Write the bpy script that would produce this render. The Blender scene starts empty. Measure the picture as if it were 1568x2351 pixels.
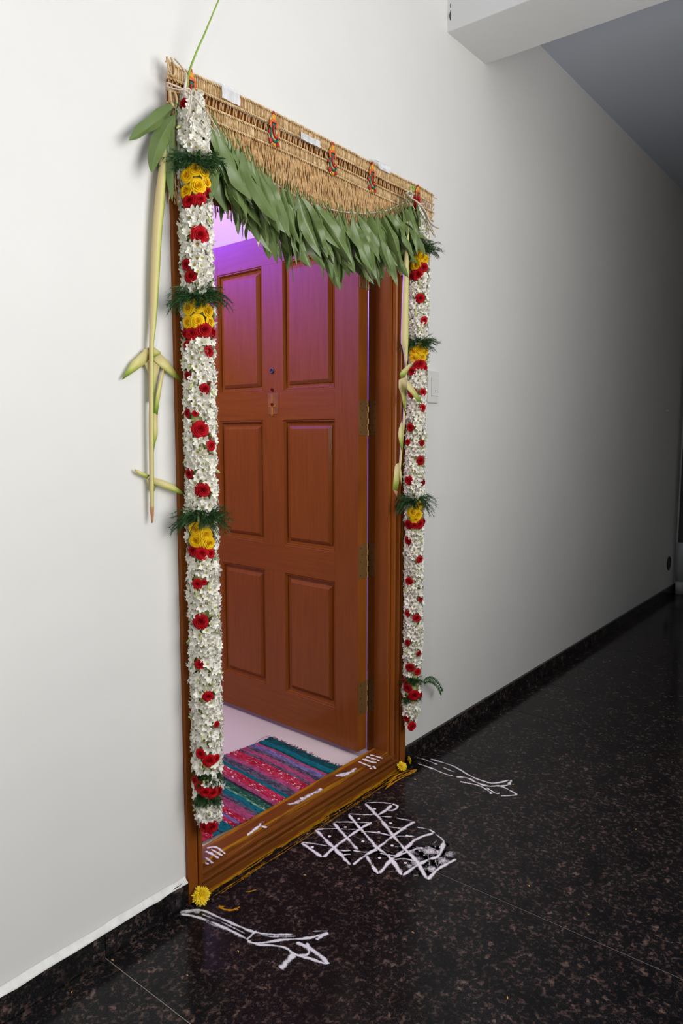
import bpy, bmesh, math, random
from mathutils import Vector, Matrix, noise
random.seed(11)
PI = math.pi
# ------------------------------------------------------------------ camera
S = bpy.context.scene
COL = S.collection
IW, IH, FPX = 1568.0, 2351.0, 1660.0
PITCH = math.atan((IH/2-995.0)/FPX)
YAW = math.atan((2115-IW/2)/math.hypot(FPX, IH/2-995.0))
CAM = Vector((0, -1.45992, 1.26))
FW = Vector((math.cos(YAW)*math.cos(PITCH), math.sin(YAW)*math.cos(PITCH), -math.sin(PITCH)))
RT = Vector((math.sin(YAW), -math.cos(YAW), 0))
UP = RT.cross(FW)
cd = bpy.data.cameras.new('camera'); cam = bpy.data.objects.new('camera', cd); COL.objects.link(cam)
cd.sensor_fit = 'VERTICAL'; cd.sensor_height = 36; cd.sensor_width = 24; cd.lens = FPX/IH*36
cd.clip_start = .02; cd.clip_end = 60
cam.matrix_world = Matrix(((RT.x, UP.x, -FW.x, CAM.x), (RT.y, UP.y, -FW.y, CAM.y), (RT.z, UP.z, -FW.z, CAM.z), (0, 0, 0, 1)))
S.camera = cam
# ------------------------------------------------------------------ world, lights, exposure
S.view_settings.view_transform = 'Standard'; S.view_settings.look = 'None'
S.view_settings.gamma = 1; S.view_settings.use_curve_mapping = False
S.view_settings.exposure = 0.0
w = bpy.data.worlds.new('world'); S.world = w; w.use_nodes = True
w.node_tree.nodes['Background'].inputs[0].default_value = (.9, .95, 1, 1)
w.node_tree.nodes['Background'].inputs[1].default_value = .05
def light(name, kind, loc, energy, color, **kw):
    l = bpy.data.lights.new(name, kind); l.energy = energy; l.color = color
    o = bpy.data.objects.new(name, l); COL.objects.link(o); o.location = loc
    aim = kw.pop('aim', None)
    for k, v in kw.items(): setattr(l, k, v)
    if aim is not None: o.rotation_euler = (Vector(aim)-Vector(loc)).to_track_quat('-Z', 'Y').to_euler()
    return o
# photographer's flash beside the camera, the corridor's ceiling tube, the purple cove of the room, two added purple lights
light('flash_light', 'POINT', (-.3, -1.2, 1.28), 25, (1, .965, .925), shadow_soft_size=.12)
light('corridor_lamp', 'AREA', (1.6, -2.95, 2.0), 71, (1, .992, .975), shape='DISK', size=2.4, spread=math.radians(162), aim=(.2, 0, 2.55))
light('ceiling_tube_light', 'AREA', (.45, -.95, 2.95), 1.8, (.72, .88, 1), shape='RECTANGLE', size=1.2, size_y=.08, aim=(.45, -.95, 0))
light('room_purple_cove', 'AREA', (.6, 2.6, 2.70), 26, (.36, .10, 1), shape='SQUARE', size=3.6, aim=(.6, 2.601, 4))
light('added_purple_wall_light', 'POINT', (2.36, 1.75, 2.70), 14, (.50, .25, 1), shadow_soft_size=.05)  # added point light, tints the wall patch above the door
light('added_purple_door_spot', 'SPOT', (1.62, 2.1, 2.58), 1050, (.08, .03, 1), shadow_soft_size=.06, spot_size=.76, spot_blend=1, aim=(2.1, .88, 2.14))  # added spotlight, gives the top of the door its purple fade
light('room_ceiling_light', 'AREA', (.75, 1.2, 2.5), 24, (1, .86, .72), shape='DISK', size=.5, aim=(2.0, .6, .8))

# ------------------------------------------------------------------ pixel -> point on a real plane
def ray(x, y): return FW + RT*((x-IW/2)/FPX) + UP*((IH/2-y)/FPX)
def atY(x, y, v=0.0):
    r = ray(x, y); return CAM + r*((v-CAM.y)/r.y)
def atZ(x, y, v=0.0):
    r = ray(x, y); return CAM + r*((v-CAM.z)/r.z)
# ------------------------------------------------------------------ object helpers
def tag(o, label=None, cat=None, group=None, kind=None):
    if label: o['label'] = label
    if cat: o['category'] = cat
    if group: o['group'] = group
    if kind: o['kind'] = kind
    return o
def put(name, me, parent=None, mat=None, mw=None):
    o = bpy.data.objects.new(name, me); COL.objects.link(o)
    if mat is not None:
        if len(me.materials) == 0: me.materials.append(mat)
    if mw is not None: o.matrix_basis = mw
    if parent is not None:
        o.parent = parent
        o.matrix_parent_inverse = Matrix.Translation(parent.location).inverted() if parent.type == 'EMPTY' else Matrix()
    return o
def empty(name, loc=(0, 0, 0)):
    o = bpy.data.objects.new(name, None); COL.objects.link(o); o.location = loc; o.empty_display_size = .05; return o
class MB:
    def __init__(s): s.v = []; s.f = []; s.m = []; s.uv = []; s.att = []
    def add(s, vs, fs, mi=0):
        b = len(s.v); s.v += [tuple(q) for q in vs]
        for q in fs: s.f.append(tuple(i+b for i in q)); s.m.append(mi)
    def box(s, a, b, mi=0, bev=0):
        x0, y0, z0 = a; x1, y1, z1 = b
        if not bev:
            s.add([(x0,y0,z0),(x1,y0,z0),(x1,y1,z0),(x0,y1,z0),(x0,y0,z1),(x1,y0,z1),(x1,y1,z1),(x0,y1,z1)],
                  [(0,3,2,1),(4,5,6,7),(0,1,5,4),(1,2,6,5),(2,3,7,6),(3,0,4,7)], mi)
        else:
            bm = bmesh.new(); bmesh.ops.create_cube(bm, size=1)
            for v in bm.verts: v.co = Vector(((x0+x1)/2+v.co.x*(x1-x0), (y0+y1)/2+v.co.y*(y1-y0), (z0+z1)/2+v.co.z*(z1-z0)))
            bmesh.ops.bevel(bm, geom=bm.edges[:], offset=bev, segments=2, profile=.5, affect='EDGES')
            bm.verts.index_update()
            s.add([v.co[:] for v in bm.verts], [[v.index for v in f.verts] for f in bm.faces], mi); bm.free()
    def tube(s, pts, rad, n=6, mi=0, cap=True, flat=1.0):
        pts = [Vector(p) for p in pts]; N = len(pts)
        if not hasattr(rad, '__len__'): rad = [rad]*N
        rings = []; prev = None
        for i, p in enumerate(pts):
            t = (pts[min(i+1, N-1)]-pts[max(i-1, 0)]).normalized()
            if prev is None:
                a = Vector((0, 0, 1)) if abs(t.z) < .9 else Vector((1, 0, 0))
                u = t.cross(a).normalized()
            else:
                u = (prev-t*prev.dot(t)); u = u.normalized() if u.length > 1e-6 else t.orthogonal().normalized()
            prev = u; w_ = t.cross(u)
            rings.append([p+(u*math.cos(2*PI*k/n)+w_*math.sin(2*PI*k/n)*flat)*rad[i] for k in range(n)])
        vs = [q for r in rings for q in r]; fs = []
        for i in range(N-1):
            for k in range(n): fs.append((i*n+k, i*n+(k+1) % n, (i+1)*n+(k+1) % n, (i+1)*n+k))
        if cap: fs.append(tuple(range(n-1, -1, -1))); fs.append(tuple((N-1)*n+k for k in range(n)))
        s.add(vs, fs, mi)
    def lathe(s, prof, o=(0, 0, 0), ax=(0, 0, 1), n=16, mi=0):
        ax = Vector(ax).normalized(); u = ax.orthogonal().normalized(); w_ = ax.cross(u); o = Vector(o)
        vs = [o+ax*h+(u*math.cos(2*PI*k/n)+w_*math.sin(2*PI*k/n))*r for r, h in prof for k in range(n)]
        fs = [(i*n+k, i*n+(k+1) % n, (i+1)*n+(k+1) % n, (i+1)*n+k) for i in range(len(prof)-1) for k in range(n)]
        fs.append(tuple(range(n-1, -1, -1))); fs.append(tuple((len(prof)-1)*n+k for k in range(n)))
        s.add(vs, fs, mi)
    def ball(s, c, r, mi=0, n=8, m=5, sc=(1, 1, 1)):
        vs = []; fs = []
        for i in range(m+1):
            t = PI*i/m
            for k in range(n):
                p = 2*PI*k/n; vs.append((c[0]+r*sc[0]*math.sin(t)*math.cos(p), c[1]+r*sc[1]*math.sin(t)*math.sin(p), c[2]+r*sc[2]*math.cos(t)))
        for i in range(m):
            for k in range(n): fs.append((i*n+k, i*n+(k+1) % n, (i+1)*n+(k+1) % n, (i+1)*n+k))
        s.add(vs, fs, mi)
    def mesh(s, name, mats, smooth=False, fix=True):
        me = bpy.data.meshes.new(name); me.from_pydata(s.v, [], s.f)
        for mt in mats if isinstance(mats, (list, tuple)) else [mats]: me.materials.append(mt)
        if len(me.materials) > 1: me.polygons.foreach_set('material_index', s.m)
        if fix:
            bm = bmesh.new(); bm.from_mesh(me); bmesh.ops.recalc_face_normals(bm, faces=bm.faces[:]); bm.to_mesh(me); bm.free()
        if smooth: me.polygons.foreach_set('use_smooth', [True]*len(me.polygons))
        me.update(); return me
    def build(s, name, mats, parent=None, smooth=False, mw=None, fix=True):
        return put(name, s.mesh(name, mats, smooth, fix), parent, None, mw)
# ------------------------------------------------------------------ materials
def mat(name, color=(.8, .8, .8), rough=.5, spec=.5, metal=0, coat=0):
    m = bpy.data.materials.new(name); m.use_nodes = True; b = m.node_tree.nodes['Principled BSDF']
    b.inputs['Base Color'].default_value = (*color, 1); b.inputs['Roughness'].default_value = rough
    b.inputs['Specular IOR Level'].default_value = spec; b.inputs['Metallic'].default_value = metal
    b.inputs['Coat Weight'].default_value = coat; b.inputs['Coat Roughness'].default_value = .15
    return m
class NT:
    def __init__(s, m): s.m = m; s.t = m.node_tree; s.n = s.t.nodes; s.b = s.n.get('Principled BSDF')
    def add(s, typ, **kw):
        n = s.n.new('ShaderNode'+typ)
        for k, v in kw.items():
            if k.startswith('_'): setattr(n, k[1:], v)
            else: n.inputs[k.replace('__', ' ')].default_value = v
        return n
    def link(s, a, b): s.t.links.new(a, b)
    def coord(s, kind='Object', scale=(1, 1, 1)):
        c = s.add('TexCoord'); mp = s.add('Mapping'); mp.inputs['Scale'].default_value = scale
        s.link(c.outputs[kind], mp.inputs['Vector']); return mp.outputs[0]
    def noise(s, vec, scale, detail=3, rough=.5, dist=0):
        n = s.add('TexNoise'); n.inputs['Scale'].default_value = scale; n.inputs['Detail'].default_value = detail
        n.inputs['Roughness'].default_value = rough; n.inputs['Distortion'].default_value = dist
        s.link(vec, n.inputs['Vector']); return n.outputs['Fac']
    def ramp(s, fac, stops, interp='LINEAR'):
        r = s.add('ValToRGB'); r.color_ramp.interpolation = interp; e = r.color_ramp.elements
        while len(e) < len(stops): e.new(.5)
        for i, (p, c) in enumerate(stops):
            e[i].position = p; e[i].color = (*c, 1) if len(c) == 3 else c
        s.link(fac, r.inputs[0]); return r.outputs[0]
    def mix(s, a, b, fac, mode='MIX'):
        n = s.add('Mix', _data_type='RGBA', _blend_type=mode)
        for sock, v in ((n.inputs[0], fac), (n.inputs[6], a), (n.inputs[7], b)):
            if hasattr(v, 'links') or hasattr(v, 'is_linked'): s.link(v, sock)
            else: sock.default_value = v if not isinstance(v, tuple) else ((*v, 1) if len(v) == 3 else v)
        return n.outputs[2]
    def bump(s, h, strength=.2, dist=.002):
        n = s.add('Bump'); n.inputs['Strength'].default_value = strength; n.inputs['Distance'].default_value = dist
        s.link(h, n.inputs['Height']); s.link(n.outputs[0], s.b.inputs['Normal'])
    def color(s, c): s.link(c, s.b.inputs['Base Color'])
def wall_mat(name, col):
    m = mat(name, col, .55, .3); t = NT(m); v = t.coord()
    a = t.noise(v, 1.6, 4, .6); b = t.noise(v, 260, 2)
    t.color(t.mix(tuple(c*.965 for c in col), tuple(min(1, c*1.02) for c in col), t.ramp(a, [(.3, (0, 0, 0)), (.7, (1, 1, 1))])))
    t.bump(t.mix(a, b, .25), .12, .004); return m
M_WALL = wall_mat('painted_plaster', (.78, .765, .735))
M_CEIL = wall_mat('ceiling_paint', (.68, .73, .82))
M_BEAM = wall_mat('beam_paint', (.87, .87, .87))
M_ROOM = wall_mat('room_paint', (.80, .78, .80))
def granite(name):
    m = mat(name, (.02, .02, .02), .16, .17); t = NT(m); v = t.coord()
    n1 = t.noise(v, 74, 4, .62, .4); n2 = t.noise(v, 280, 3, .6); n3 = t.noise(v, 13, 3, .6); n4 = t.noise(v, 44, 5, .64, .3)
    c = t.mix((.005, .005, .006), (.020, .017, .018), t.ramp(n2, [(.42, (0, 0, 0)), (.62, (1, 1, 1))]))
    c = t.mix(c, (.085, .053, .043), t.ramp(n1, [(.535, (0, 0, 0)), (.64, (1, 1, 1))]))
    c = t.mix(c, (.175, .112, .090), t.ramp(n4, [(.575, (0, 0, 0)), (.68, (1, 1, 1))]))
    c = t.mix(c, (.085, .080, .080), t.ramp(n2, [(.66, (0, 0, 0)), (.74, (.8, .8, .8))]))
    c = t.mix(c, (.004, .004, .005), t.ramp(n3, [(.36, (.8, .75, .75)), (.6, (0, 0, 0))]))
    t.color(c)
    return m
M_GRAN = granite('tan_brown_granite')
M_SKIRT = granite('black_granite_skirting')
M_GROUT = mat('grout', (.30, .27, .24), .9, .1)
def wood(name, dark, lite, axis='z', coat=.28, rough=.5):
    m = mat(name, lite, rough, .06, 0, coat); t = NT(m)
    sc = {'z': (14, 14, 1.0), 'x': (1.0, 14, 14), 'y': (14, 1.0, 14)}[axis]
    v = t.coord('Object', sc); a = t.noise(v, 5, 6, .62, .6); b = t.noise(v, 42, 3, .7)
    c = t.mix(dark, lite, t.ramp(a, [(.22, (.15, .15, .15)), (.78, (.9, .9, .9))]))
    c = t.mix(c, tuple(q*.72 for q in dark), t.ramp(b, [(.52, (0, 0, 0)), (.8, (.35, .35, .35))]))
    t.color(c); t.bump(b, .06, .001); return m
WD, WL = (.185, .048, .007), (.295, .086, .012)
M_WOODV = wood('teak_vertical', WD, WL, 'z')
M_WOODH = wood('teak_horizontal', WD, WL, 'y')
M_WOODX = wood('teak_head', WD, WL, 'x')
def sill_mat():
    m = wood('turmeric_smeared_teak', (.13, .036, .006), (.20, .060, .012), 'x', .8, .3); t = NT(m)
    t.b.inputs['Coat Roughness'].default_value = .12
    old = t.b.inputs['Base Color'].links[0].from_socket
    v = t.coord('Object', (1.6, 22, 22)); n = t.noise(v, 3.0, 5, .7, 1.2)
    tc = t.add('TexCoord'); sp = t.add('SeparateXYZ'); t.link(tc.outputs['Object'], sp.inputs[0])
    yr = t.ramp(sp.outputs['Y'], [(0, (.02,)*3), (.022, (.04,)*3), (.028, (.26,)*3), (.036, (.02,)*3), (.066, (.0,)*3), (.080, (.26,)*3), (.1, (.2,)*3)])
    zr = t.ramp(sp.outputs['Z'], [(0, (.22,)*3), (.008, (.12,)*3), (.016, (.0,)*3)])
    add = t.mix(yr, zr, 1.0, 'ADD'); f = t.mix(add, n, 1.0, 'ADD')
    t.color(t.mix(old, (.46, .20, .008), t.ramp(f, [(.60, (0, 0, 0)), (.80, (.85, .85, .85))]))); return m
M_SILL = sill_mat()
M_BRASS = mat('aged_brass', (.46, .28, .10), .38, .5, .55)
M_LEAFBR = mat('tarnished_brass_leaf', (.24, .13, .04), .42, .5, .5)
M_BRASSD = mat('dark_brass_screw', (.25, .15, .06), .4, .5, 1)  # darker brass for the hinge screws
M_DARK = mat('dark_metal', (.06, .05, .06), .35, .5, .6)
M_PLASTIC = mat('white_plastic', (.72, .70, .67), .35)
M_PIPE = mat('grey_pvc', (.42, .42, .43), .4)
M_TILEROOM = wall_mat('room_vitrified_tile', (.74, .68, .64)); NT(M_TILEROOM).b.inputs['Roughness'].default_value = .28
def flat_var(name, a, b, scale=60, rough=.6, spec=.3, sss=0, obj=False):
    m = mat(name, a, rough, spec); t = NT(m); v = t.coord()
    n = t.noise(v, scale, 3)
    c = t.mix(a, b, t.ramp(n, [(.35, (0, 0, 0)), (.65, (1, 1, 1))]))
    if obj:
        oi = t.add('ObjectInfo'); hs = t.add('HueSaturation'); mr = t.add('MapRange')
        mr.inputs['To Min'].default_value = 1-obj; mr.inputs['To Max'].default_value = 1+obj
        t.link(oi.outputs['Random'], mr.inputs['Value']); t.link(mr.outputs[0], hs.inputs['Value']); t.link(c, hs.inputs['Color']); c = hs.outputs[0]
    t.color(c)
    if sss: t.b.inputs['Subsurface Weight'].default_value = sss; t.b.inputs['Subsurface Radius'].default_value = (.004, .003, .002); t.b.inputs['Subsurface Scale'].default_value = 1
    return m
M_STRAW = flat_var('straw', (.46, .27, .115), (.70, .48, .25), 90, .75, .2)
M_STRAWL = flat_var('straw_bar', (.50, .31, .13), (.84, .64, .38), 70, .7, .25)
M_FRINGE = flat_var('vetiver_fringe', (.40, .22, .09), (.68, .44, .21), 120, .8, .15)
M_FIBRE = flat_var('banana_fibre', (.62, .50, .40), (.78, .68, .58), 80, .7, .2)
M_PETALW = flat_var('tuberose_petal', (.84, .81, .71), (.93, .91, .84), 200, .55, .25, 0, .06)
M_PETALG = flat_var('tuberose_green', (.42, .50, .16), (.62, .64, .30), 150, .55, .25)
M_PISTIL = flat_var('tuberose_throat', (.45, .40, .06), (.55, .50, .10), 150, .6, .2)
M_RED = flat_var('red_rose_petal', (.34, .002, .007), (.54, .005, .012), 70, .6, .14, 0, .18)
M_YEL = flat_var('yellow_rose_petal', (.88, .50, .004), (.96, .64, .010), 70, .6, .15, 0, .08)
M_CHRY = flat_var('chrysanthemum_petal', (.85, .55, .008), (.92, .68, .02), 90, .5, .3)
M_FERN = flat_var('asparagus_fern', (.016, .060, .014), (.050, .130, .034), 60, .6, .3)
def leaf_mat():
    m = mat('mango_leaf', (.1, .2, .05), .30, .42); t = NT(m); v = t.coord()
    n = t.noise(v, 24, 4)
    oi = t.add('ObjectInfo')
    base = t.ramp(oi.outputs['Random'], [(0, (.032, .090, .011)), (.3, (.074, .158, .021)), (.6, (.138, .232, .040)), (.85, (.215, .300, .075)), (1, (.040, .120, .014))])
    c = t.mix(base, (.15, .22, .055), t.ramp(n, [(.5, (0, 0, 0)), (.8, (.55, .55, .55))]))
    at = t.add('Attribute'); at.attribute_name = 'vein'
    c = t.mix(c, (.30, .38, .15), at.outputs['Fac'])
    geo = t.add('NewGeometry')
    c = t.mix(c, (.14, .20, .06), geo.outputs['Backfacing'])
    t.color(c); t.bump(at.outputs['Fac'], .35, .0015); return m
M_LEAF = leaf_mat()
M_STEM = flat_var('leaf_stem', (.16, .22, .06), (.26, .32, .11), 80, .6, .3)
def palm_mat():
    m = mat('young_coconut_leaf', (.6, .6, .25), .45, .35); t = NT(m)
    at = t.add('Attribute'); at.attribute_name = 'edge'
    v = t.coord('Object', (60, 60, 3)); n = t.noise(v, 8, 3)
    c = t.ramp(at.outputs['Fac'], [(0, (.66, .50, .27)), (.35, (.68, .60, .25)), (.55, (.60, .58, .17)), (.78, (.32, .46, .05)), (1, (.15, .30, .02))])
    t.color(t.mix(c, (.5, .44, .18), t.ramp(n, [(.45, (0, 0, 0)), (.8, (.45, .45, .45))]))); return m
M_PALM = palm_mat()
M_STALK = flat_var('green_leaf_rib', (.22, .40, .04), (.33, .50, .08), 40, .45, .35)
M_TIPBR = flat_var('dried_tip', (.45, .20, .09), (.55, .30, .15), 80, .7, .2)
def tape_mat():
    m = mat('clear_tape', (.85, .87, .9), .18, .6); t = NT(m); v = t.coord('Object', (1, 1, .3)); n = t.noise(v, 60, 3)
    r = t.ramp(n, [(.3, (.55, .55, .55)), (.7, (.9, .9, .9))]); t.link(r, t.b.inputs['Alpha']); return m
M_TAPE = tape_mat()
def powder(name, col, gain=1.0):
    m = mat(name, col, .95, .05); t = NT(m); v = t.coord('Object'); at = t.add('Attribute'); at.attribute_name = 'dens'
    n = t.noise(v, 1100, 2, .6); n2 = t.noise(v, 160, 4, .7)
    b = t.add('Math', _operation='MULTIPLY_ADD'); t.link(n2, b.inputs[0]); b.inputs[1].default_value = -1.15; b.inputs[2].default_value = .02
    a = t.add('Math', _operation='MULTIPLY_ADD'); t.link(n, a.inputs[0]); a.inputs[1].default_value = -1.0; t.link(b.outputs[0], a.inputs[2])
    c = t.add('Math', _operation='MULTIPLY_ADD'); t.link(at.outputs['Fac'], c.inputs[0]); c.inputs[1].default_value = 2.15*gain; t.link(a.outputs[0], c.inputs[2])
    mr = t.add('MapRange'); mr.inputs['From Min'].default_value = -.12; mr.inputs['From Max'].default_value = .42; t.link(c.outputs[0], mr.inputs['Value'])
    t.link(mr.outputs[0], t.b.inputs['Alpha']); return m
M_POWD = powder('white_rice_powder', (.80, .77, .80))
M_TURM = powder('turmeric_paste', (.50, .23, .010), 1.25)
M_ORBIT = flat_var('dry_petal_bit', (.60, .30, .08), (.75, .48, .2), 80, .8, .1)
M_KUM = flat_var('kumkum', (.10, .006, .006), (.16, .012, .01), 200, .9, .1)

# ================================================================== THE SETTING
XL, XR, ZT = 1.168, 2.213, 2.100           # outer edges of the door frame
XE, YB, ZC = 6.12, -4.2, 3.005            # corridor end, opposite wall, ceiling
XS, YW = -2.6, .006
mb = MB()
mb.box((XS, YW, 0), (XL+.004, .15, ZC)); mb.box((XR-.004, YW, 0), (XE, .15, ZC)); mb.box((XL+.004, YW, ZT-.004), (XR-.004, .15, ZC))
tag(mb.build('wall_front', M_WALL), 'off-white plastered corridor wall around the decorated doorway', 'wall', kind='structure')
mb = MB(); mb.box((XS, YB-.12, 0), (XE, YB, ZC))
tag(mb.build('wall_back', wall_mat('low_bounce_grey_plaster', (.30, .29, .28))), 'plain grey corridor wall facing the doorway', 'wall', kind='structure')  # unseen wall, tone kept dark to cut bounced light
mb = MB(); mb.box((XE, YB-.12, 0), (XE+.12, .9, ZC))
tag(mb.build('wall_end', M_WALL), 'dim white wall closing the far end of the corridor', 'wall', kind='structure')
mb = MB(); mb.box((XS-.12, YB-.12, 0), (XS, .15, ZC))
tag(mb.build('wall_near', bpy.data.materials['low_bounce_grey_plaster']), 'grey corridor wall behind the photographer', 'wall', kind='structure')  # also unseen, shares the grey that holds bounce down
mb = MB(); mb.box((XS, YB, ZC), (XE, .15, ZC+.12))
tag(mb.build('ceiling', M_CEIL), 'bluish white corridor ceiling beyond the beam', 'ceiling', kind='structure')
mb = MB(); mb.box((2.464, YB, 2.73), (2.766, YW+.02, ZC+.02), bev=.004)
tag(mb.build('trim_2', M_BEAM), 'white ceiling beam crossing the corridor above the wall', 'beam', kind='structure')
# granite floor: slabs laid on a bed of grout
mb = MB(); mb.box((XS, YB, -.06), (XE+.1, .0, -.0016)); mb.box((XL, -.0005, -.06), (XR, .12, -.0016))
fl = tag(mb.build('floor', M_GROUT), 'polished tan-brown granite corridor floor', 'floor', kind='structure')
JX = [XS, -1.49, -.69, .11, .912, 1.708, 2.42, 2.99, 3.42, 3.785, 4.225, 4.64, 5.06, 5.48, 5.85, XE]
for i in range(len(JX)-1):
    for y0, y1 in ((YB, -2.9), (-2.9, -1.62), (-1.62, -.0005)):
        b = MB(); g = .0013
        b.box((JX[i]+g, y0+g, -.02), (JX[i+1]-g, y1-g, .0), bev=.0008)
        put('floor_tile', b.mesh('floor_tile', M_GRAN), fl)
b = MB(); b.box((XL+.002, .0, -.02), (XR-.002, .118, -.0003)); put('floor_tile', b.mesh('floor_tile', M_GRAN), fl)
# skirting
def skirting(name, x0, x1, cuts, label):
    b = MB(); b.box((x0, .001, .0), (x1, YW+.004, .060)); r = tag(b.build(name, M_GROUT), label, 'skirting', kind='structure')
    xs = [x0]+[c for c in cuts if x0 < c < x1]+[x1]
    for i in range(len(xs)-1):
        q = MB(); q.box((xs[i]+.0008, -.006, .0008), (xs[i+1]-.0008, YW+.002, .068), bev=.0012); put('skirting_tile', q.mesh('skirting_tile', M_SKIRT), r)
    return r
bl = skirting('baseboard_left', XS, XL-.003, [-.69, .11, .912], 'black granite skirting left of the door with white paint along its top')
q = MB()
pts = []; n = 120
for i in range(n+1):
    x = XS+(XL-.004-XS)*i/n; h = .0695+.006*noise.noise((x*9, 0, 0))+.003*noise.noise((x*40, 3, 0)); pts.append((x, h))
for i, (x, h) in enumerate(pts):
    lo = .064+.004*noise.noise((x*22, 7, 0))
    q.v += [(x, -.0072, lo), (x, -.0078, .0685), (x, -.002, h), (x, YW-.001, h+.010+.004*noise.noise((x*6, 5, 0)))]
    if i:
        for k in range(3): a = (i-1)*4+k; q.f.append((a, a+4, a+5, a+1)); q.m.append(0)
M_SMEAR = flat_var('dried_white_paint', (.74, .73, .70), (.86, .85, .82), 40, .6, .3)
put('paint_smear', q.mesh('paint_smear', M_SMEAR, True), bl)
skirting('baseboard_right', XR+.003, XE, [2.42, 3.42, 4.225, 5.06], 'black granite skirting running from the door to the far end')
# the room behind the door
RZ = .045
mb = MB(); mb.box((-1.6, .12, -.06), (3.0, 5.1, RZ)); tag(mb.build('floor_room', M_TILEROOM), 'pale tiled floor inside the lit room', 'floor', kind='structure')
mb = MB(); mb.box((2.9, .15, 0), (3.0, 5.1, 2.95)); tag(mb.build('wall_room_right', M_ROOM), 'purple-lit wall inside the room above the open door', 'wall', kind='structure')
mb = MB(); mb.box((-1.6, 5.0, 0), (3.0, 5.1, 2.95)); tag(mb.build('wall_room_back', M_ROOM), 'back wall of the room behind the door', 'wall', kind='structure')
mb = MB(); mb.box((-1.7, .15, 0), (-1.6, 5.1, 2.95)); tag(mb.build('wall_room_left', M_ROOM), 'left wall of the room behind the door', 'wall', kind='structure')
mb = MB(); mb.box((-1.7, .15, 2.95), (3.0, 5.1, 3.05)); tag(mb.build('ceiling_room', M_ROOM), 'ceiling of the room behind the door', 'ceiling', kind='structure')

# ------------------------------------------------------------------ door frame (profile: u towards the opening, v into the room)
PROF = [(0, -.006), (.030, -.006), (.032, -.004), (.033, .0065), (.037, .0065), (.0385, -.001), (.0425, -.004), (.0465, -.002), (.048, .0045), (.049, .0130), (.0525, .0130), (.054, .0075), (.058, .007), (.0625, .010), (.065, .018), (.064, .0245), (.070, .0255), (.072, .0275), (.073, .030),
        (.073, .088), (.060, .088), (.060, .13), (0, .13)]
fr = tag(empty('trim_1', (XL, 0, 0)), 'varnished reddish-brown teak door frame with reeded mouldings', 'door frame', kind='structure')
def extr(fn, a, b, name, mt, parent):
    q = MB(); n = len(PROF)
    q.v = [fn(u, v, a, True) for u, v in PROF]+[fn(u, v, b, False) for u, v in PROF]
    q.f = [(i, (i+1) % n, n+(i+1) % n, n+i) for i in range(n)]+[tuple(range(n-1, -1, -1)), tuple(range(n, 2*n))]; q.m = [0]*len(q.f)
    return put(name, q.mesh(name, mt), parent)
extr(lambda u, v, t, s: (XL+u, v, 0 if s else ZT-u), 0, 1, 'jamb', M_WOODV, fr)
extr(lambda u, v, t, s: (XR-u, v, 0 if s else ZT-u), 0, 1, 'jamb', M_WOODV, fr)
extr(lambda u, v, t, s: (XL+u if s else XR-u, v, ZT-u), 0, 1, 'head', M_WOODX, fr)
q = MB()
SP = [(.0, .0), (-.006, .0), (-.006, .0260), (-.004, .0275), (.0065, .0285), (.0065, .0325), (-.001, .0340), (-.004, .0375), (-.002, .0415), (.0045, .0430), (.0130, .0440), (.0130, .0475), (.0075, .0490), (.0070, .0530), (.010, .0575), (.018, .0600),
      (.0235, .0590), (.0245, .0590), (.0255, .0655), (.0275, .0690), (.0300, .0700), (.088, .0700), (.090, .0665), (.090, .03), (.118, .03), (.118, .0)]
n = len(SP); x0, x1 = XL+.040, XR-.040
q.v = [(x0, v, z) for v, z in SP]+[(x1, v, z) for v, z in SP]
q.f = [(i, (i+1) % n, n+(i+1) % n, n+i) for i in range(n)]+[tuple(range(n-1, -1, -1)), tuple(range(n, 2*n))]; q.m = [0]*len(q.f)
o = put('sill', q.mesh('sill', M_SILL), fr); o['label'] = 'moulded wooden threshold smeared with turmeric'

# ------------------------------------------------------------------ door leaf, open inward on the right-hand jamb
DC = Vector((2.0767, .118, 0)); DA = math.radians(87.2)
Dd = Vector((math.cos(DA), math.sin(DA), 0)); Dn = Vector((-math.sin(DA), math.cos(DA), 0))   # Dn: visible face outward
door = tag(empty('door_1', DC), 'six-panelled reddish-brown teak door standing open inward', 'door', kind='structure')
DM = Matrix(((Dd.x, -Dn.x, 0, DC.x), (Dd.y, -Dn.y, 0, DC.y), (0, 0, 1, 0), (0, 0, 0, 1)))      # local: x along, y depth away from viewer, z up
TH, DW, Z0, Z1 = .051, .888, .067, 2.031
CX = [(.113, .384), (.502, .775)]; CZ = [(.2095, .703), (.8145, 1.3125), (1.4255, 1.916)]
def dbox(name, a, b, mt, bev=.0006):
    q = MB(); q.box(a, b, 0, bev); return put(name, q.mesh(name, mt), door, None, DM)
M_WOODR = wood('teak_rail', WD, WL, 'x')
dbox('stile', (0, 0, Z0), (CX[0][0], TH, Z1), M_WOODV); dbox('stile', (CX[1][1], 0, Z0), (DW, TH, Z1), M_WOODV)
zs = [Z0, CZ[0][0], CZ[0][1], CZ[1][0], CZ[1][1], CZ[2][0], CZ[2][1], Z1]
for i in range(4): dbox('rail', (CX[0][0], .0004, zs[2*i]), (CX[1][1], TH-.0004, zs[2*i+1]), M_WOODR)
for a, b in CZ: dbox('mullion', (CX[0][1], .0002, a), (CX[1][0], TH-.0002, b), M_WOODV)
RINGS = [(0, .0), (.003, .0035), (.0055, .0025), (.009, .0075), (.0105, .0125), (.021, .0145), (.023, .0115), (.034, .0035), (.0355, .0022)]
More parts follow.
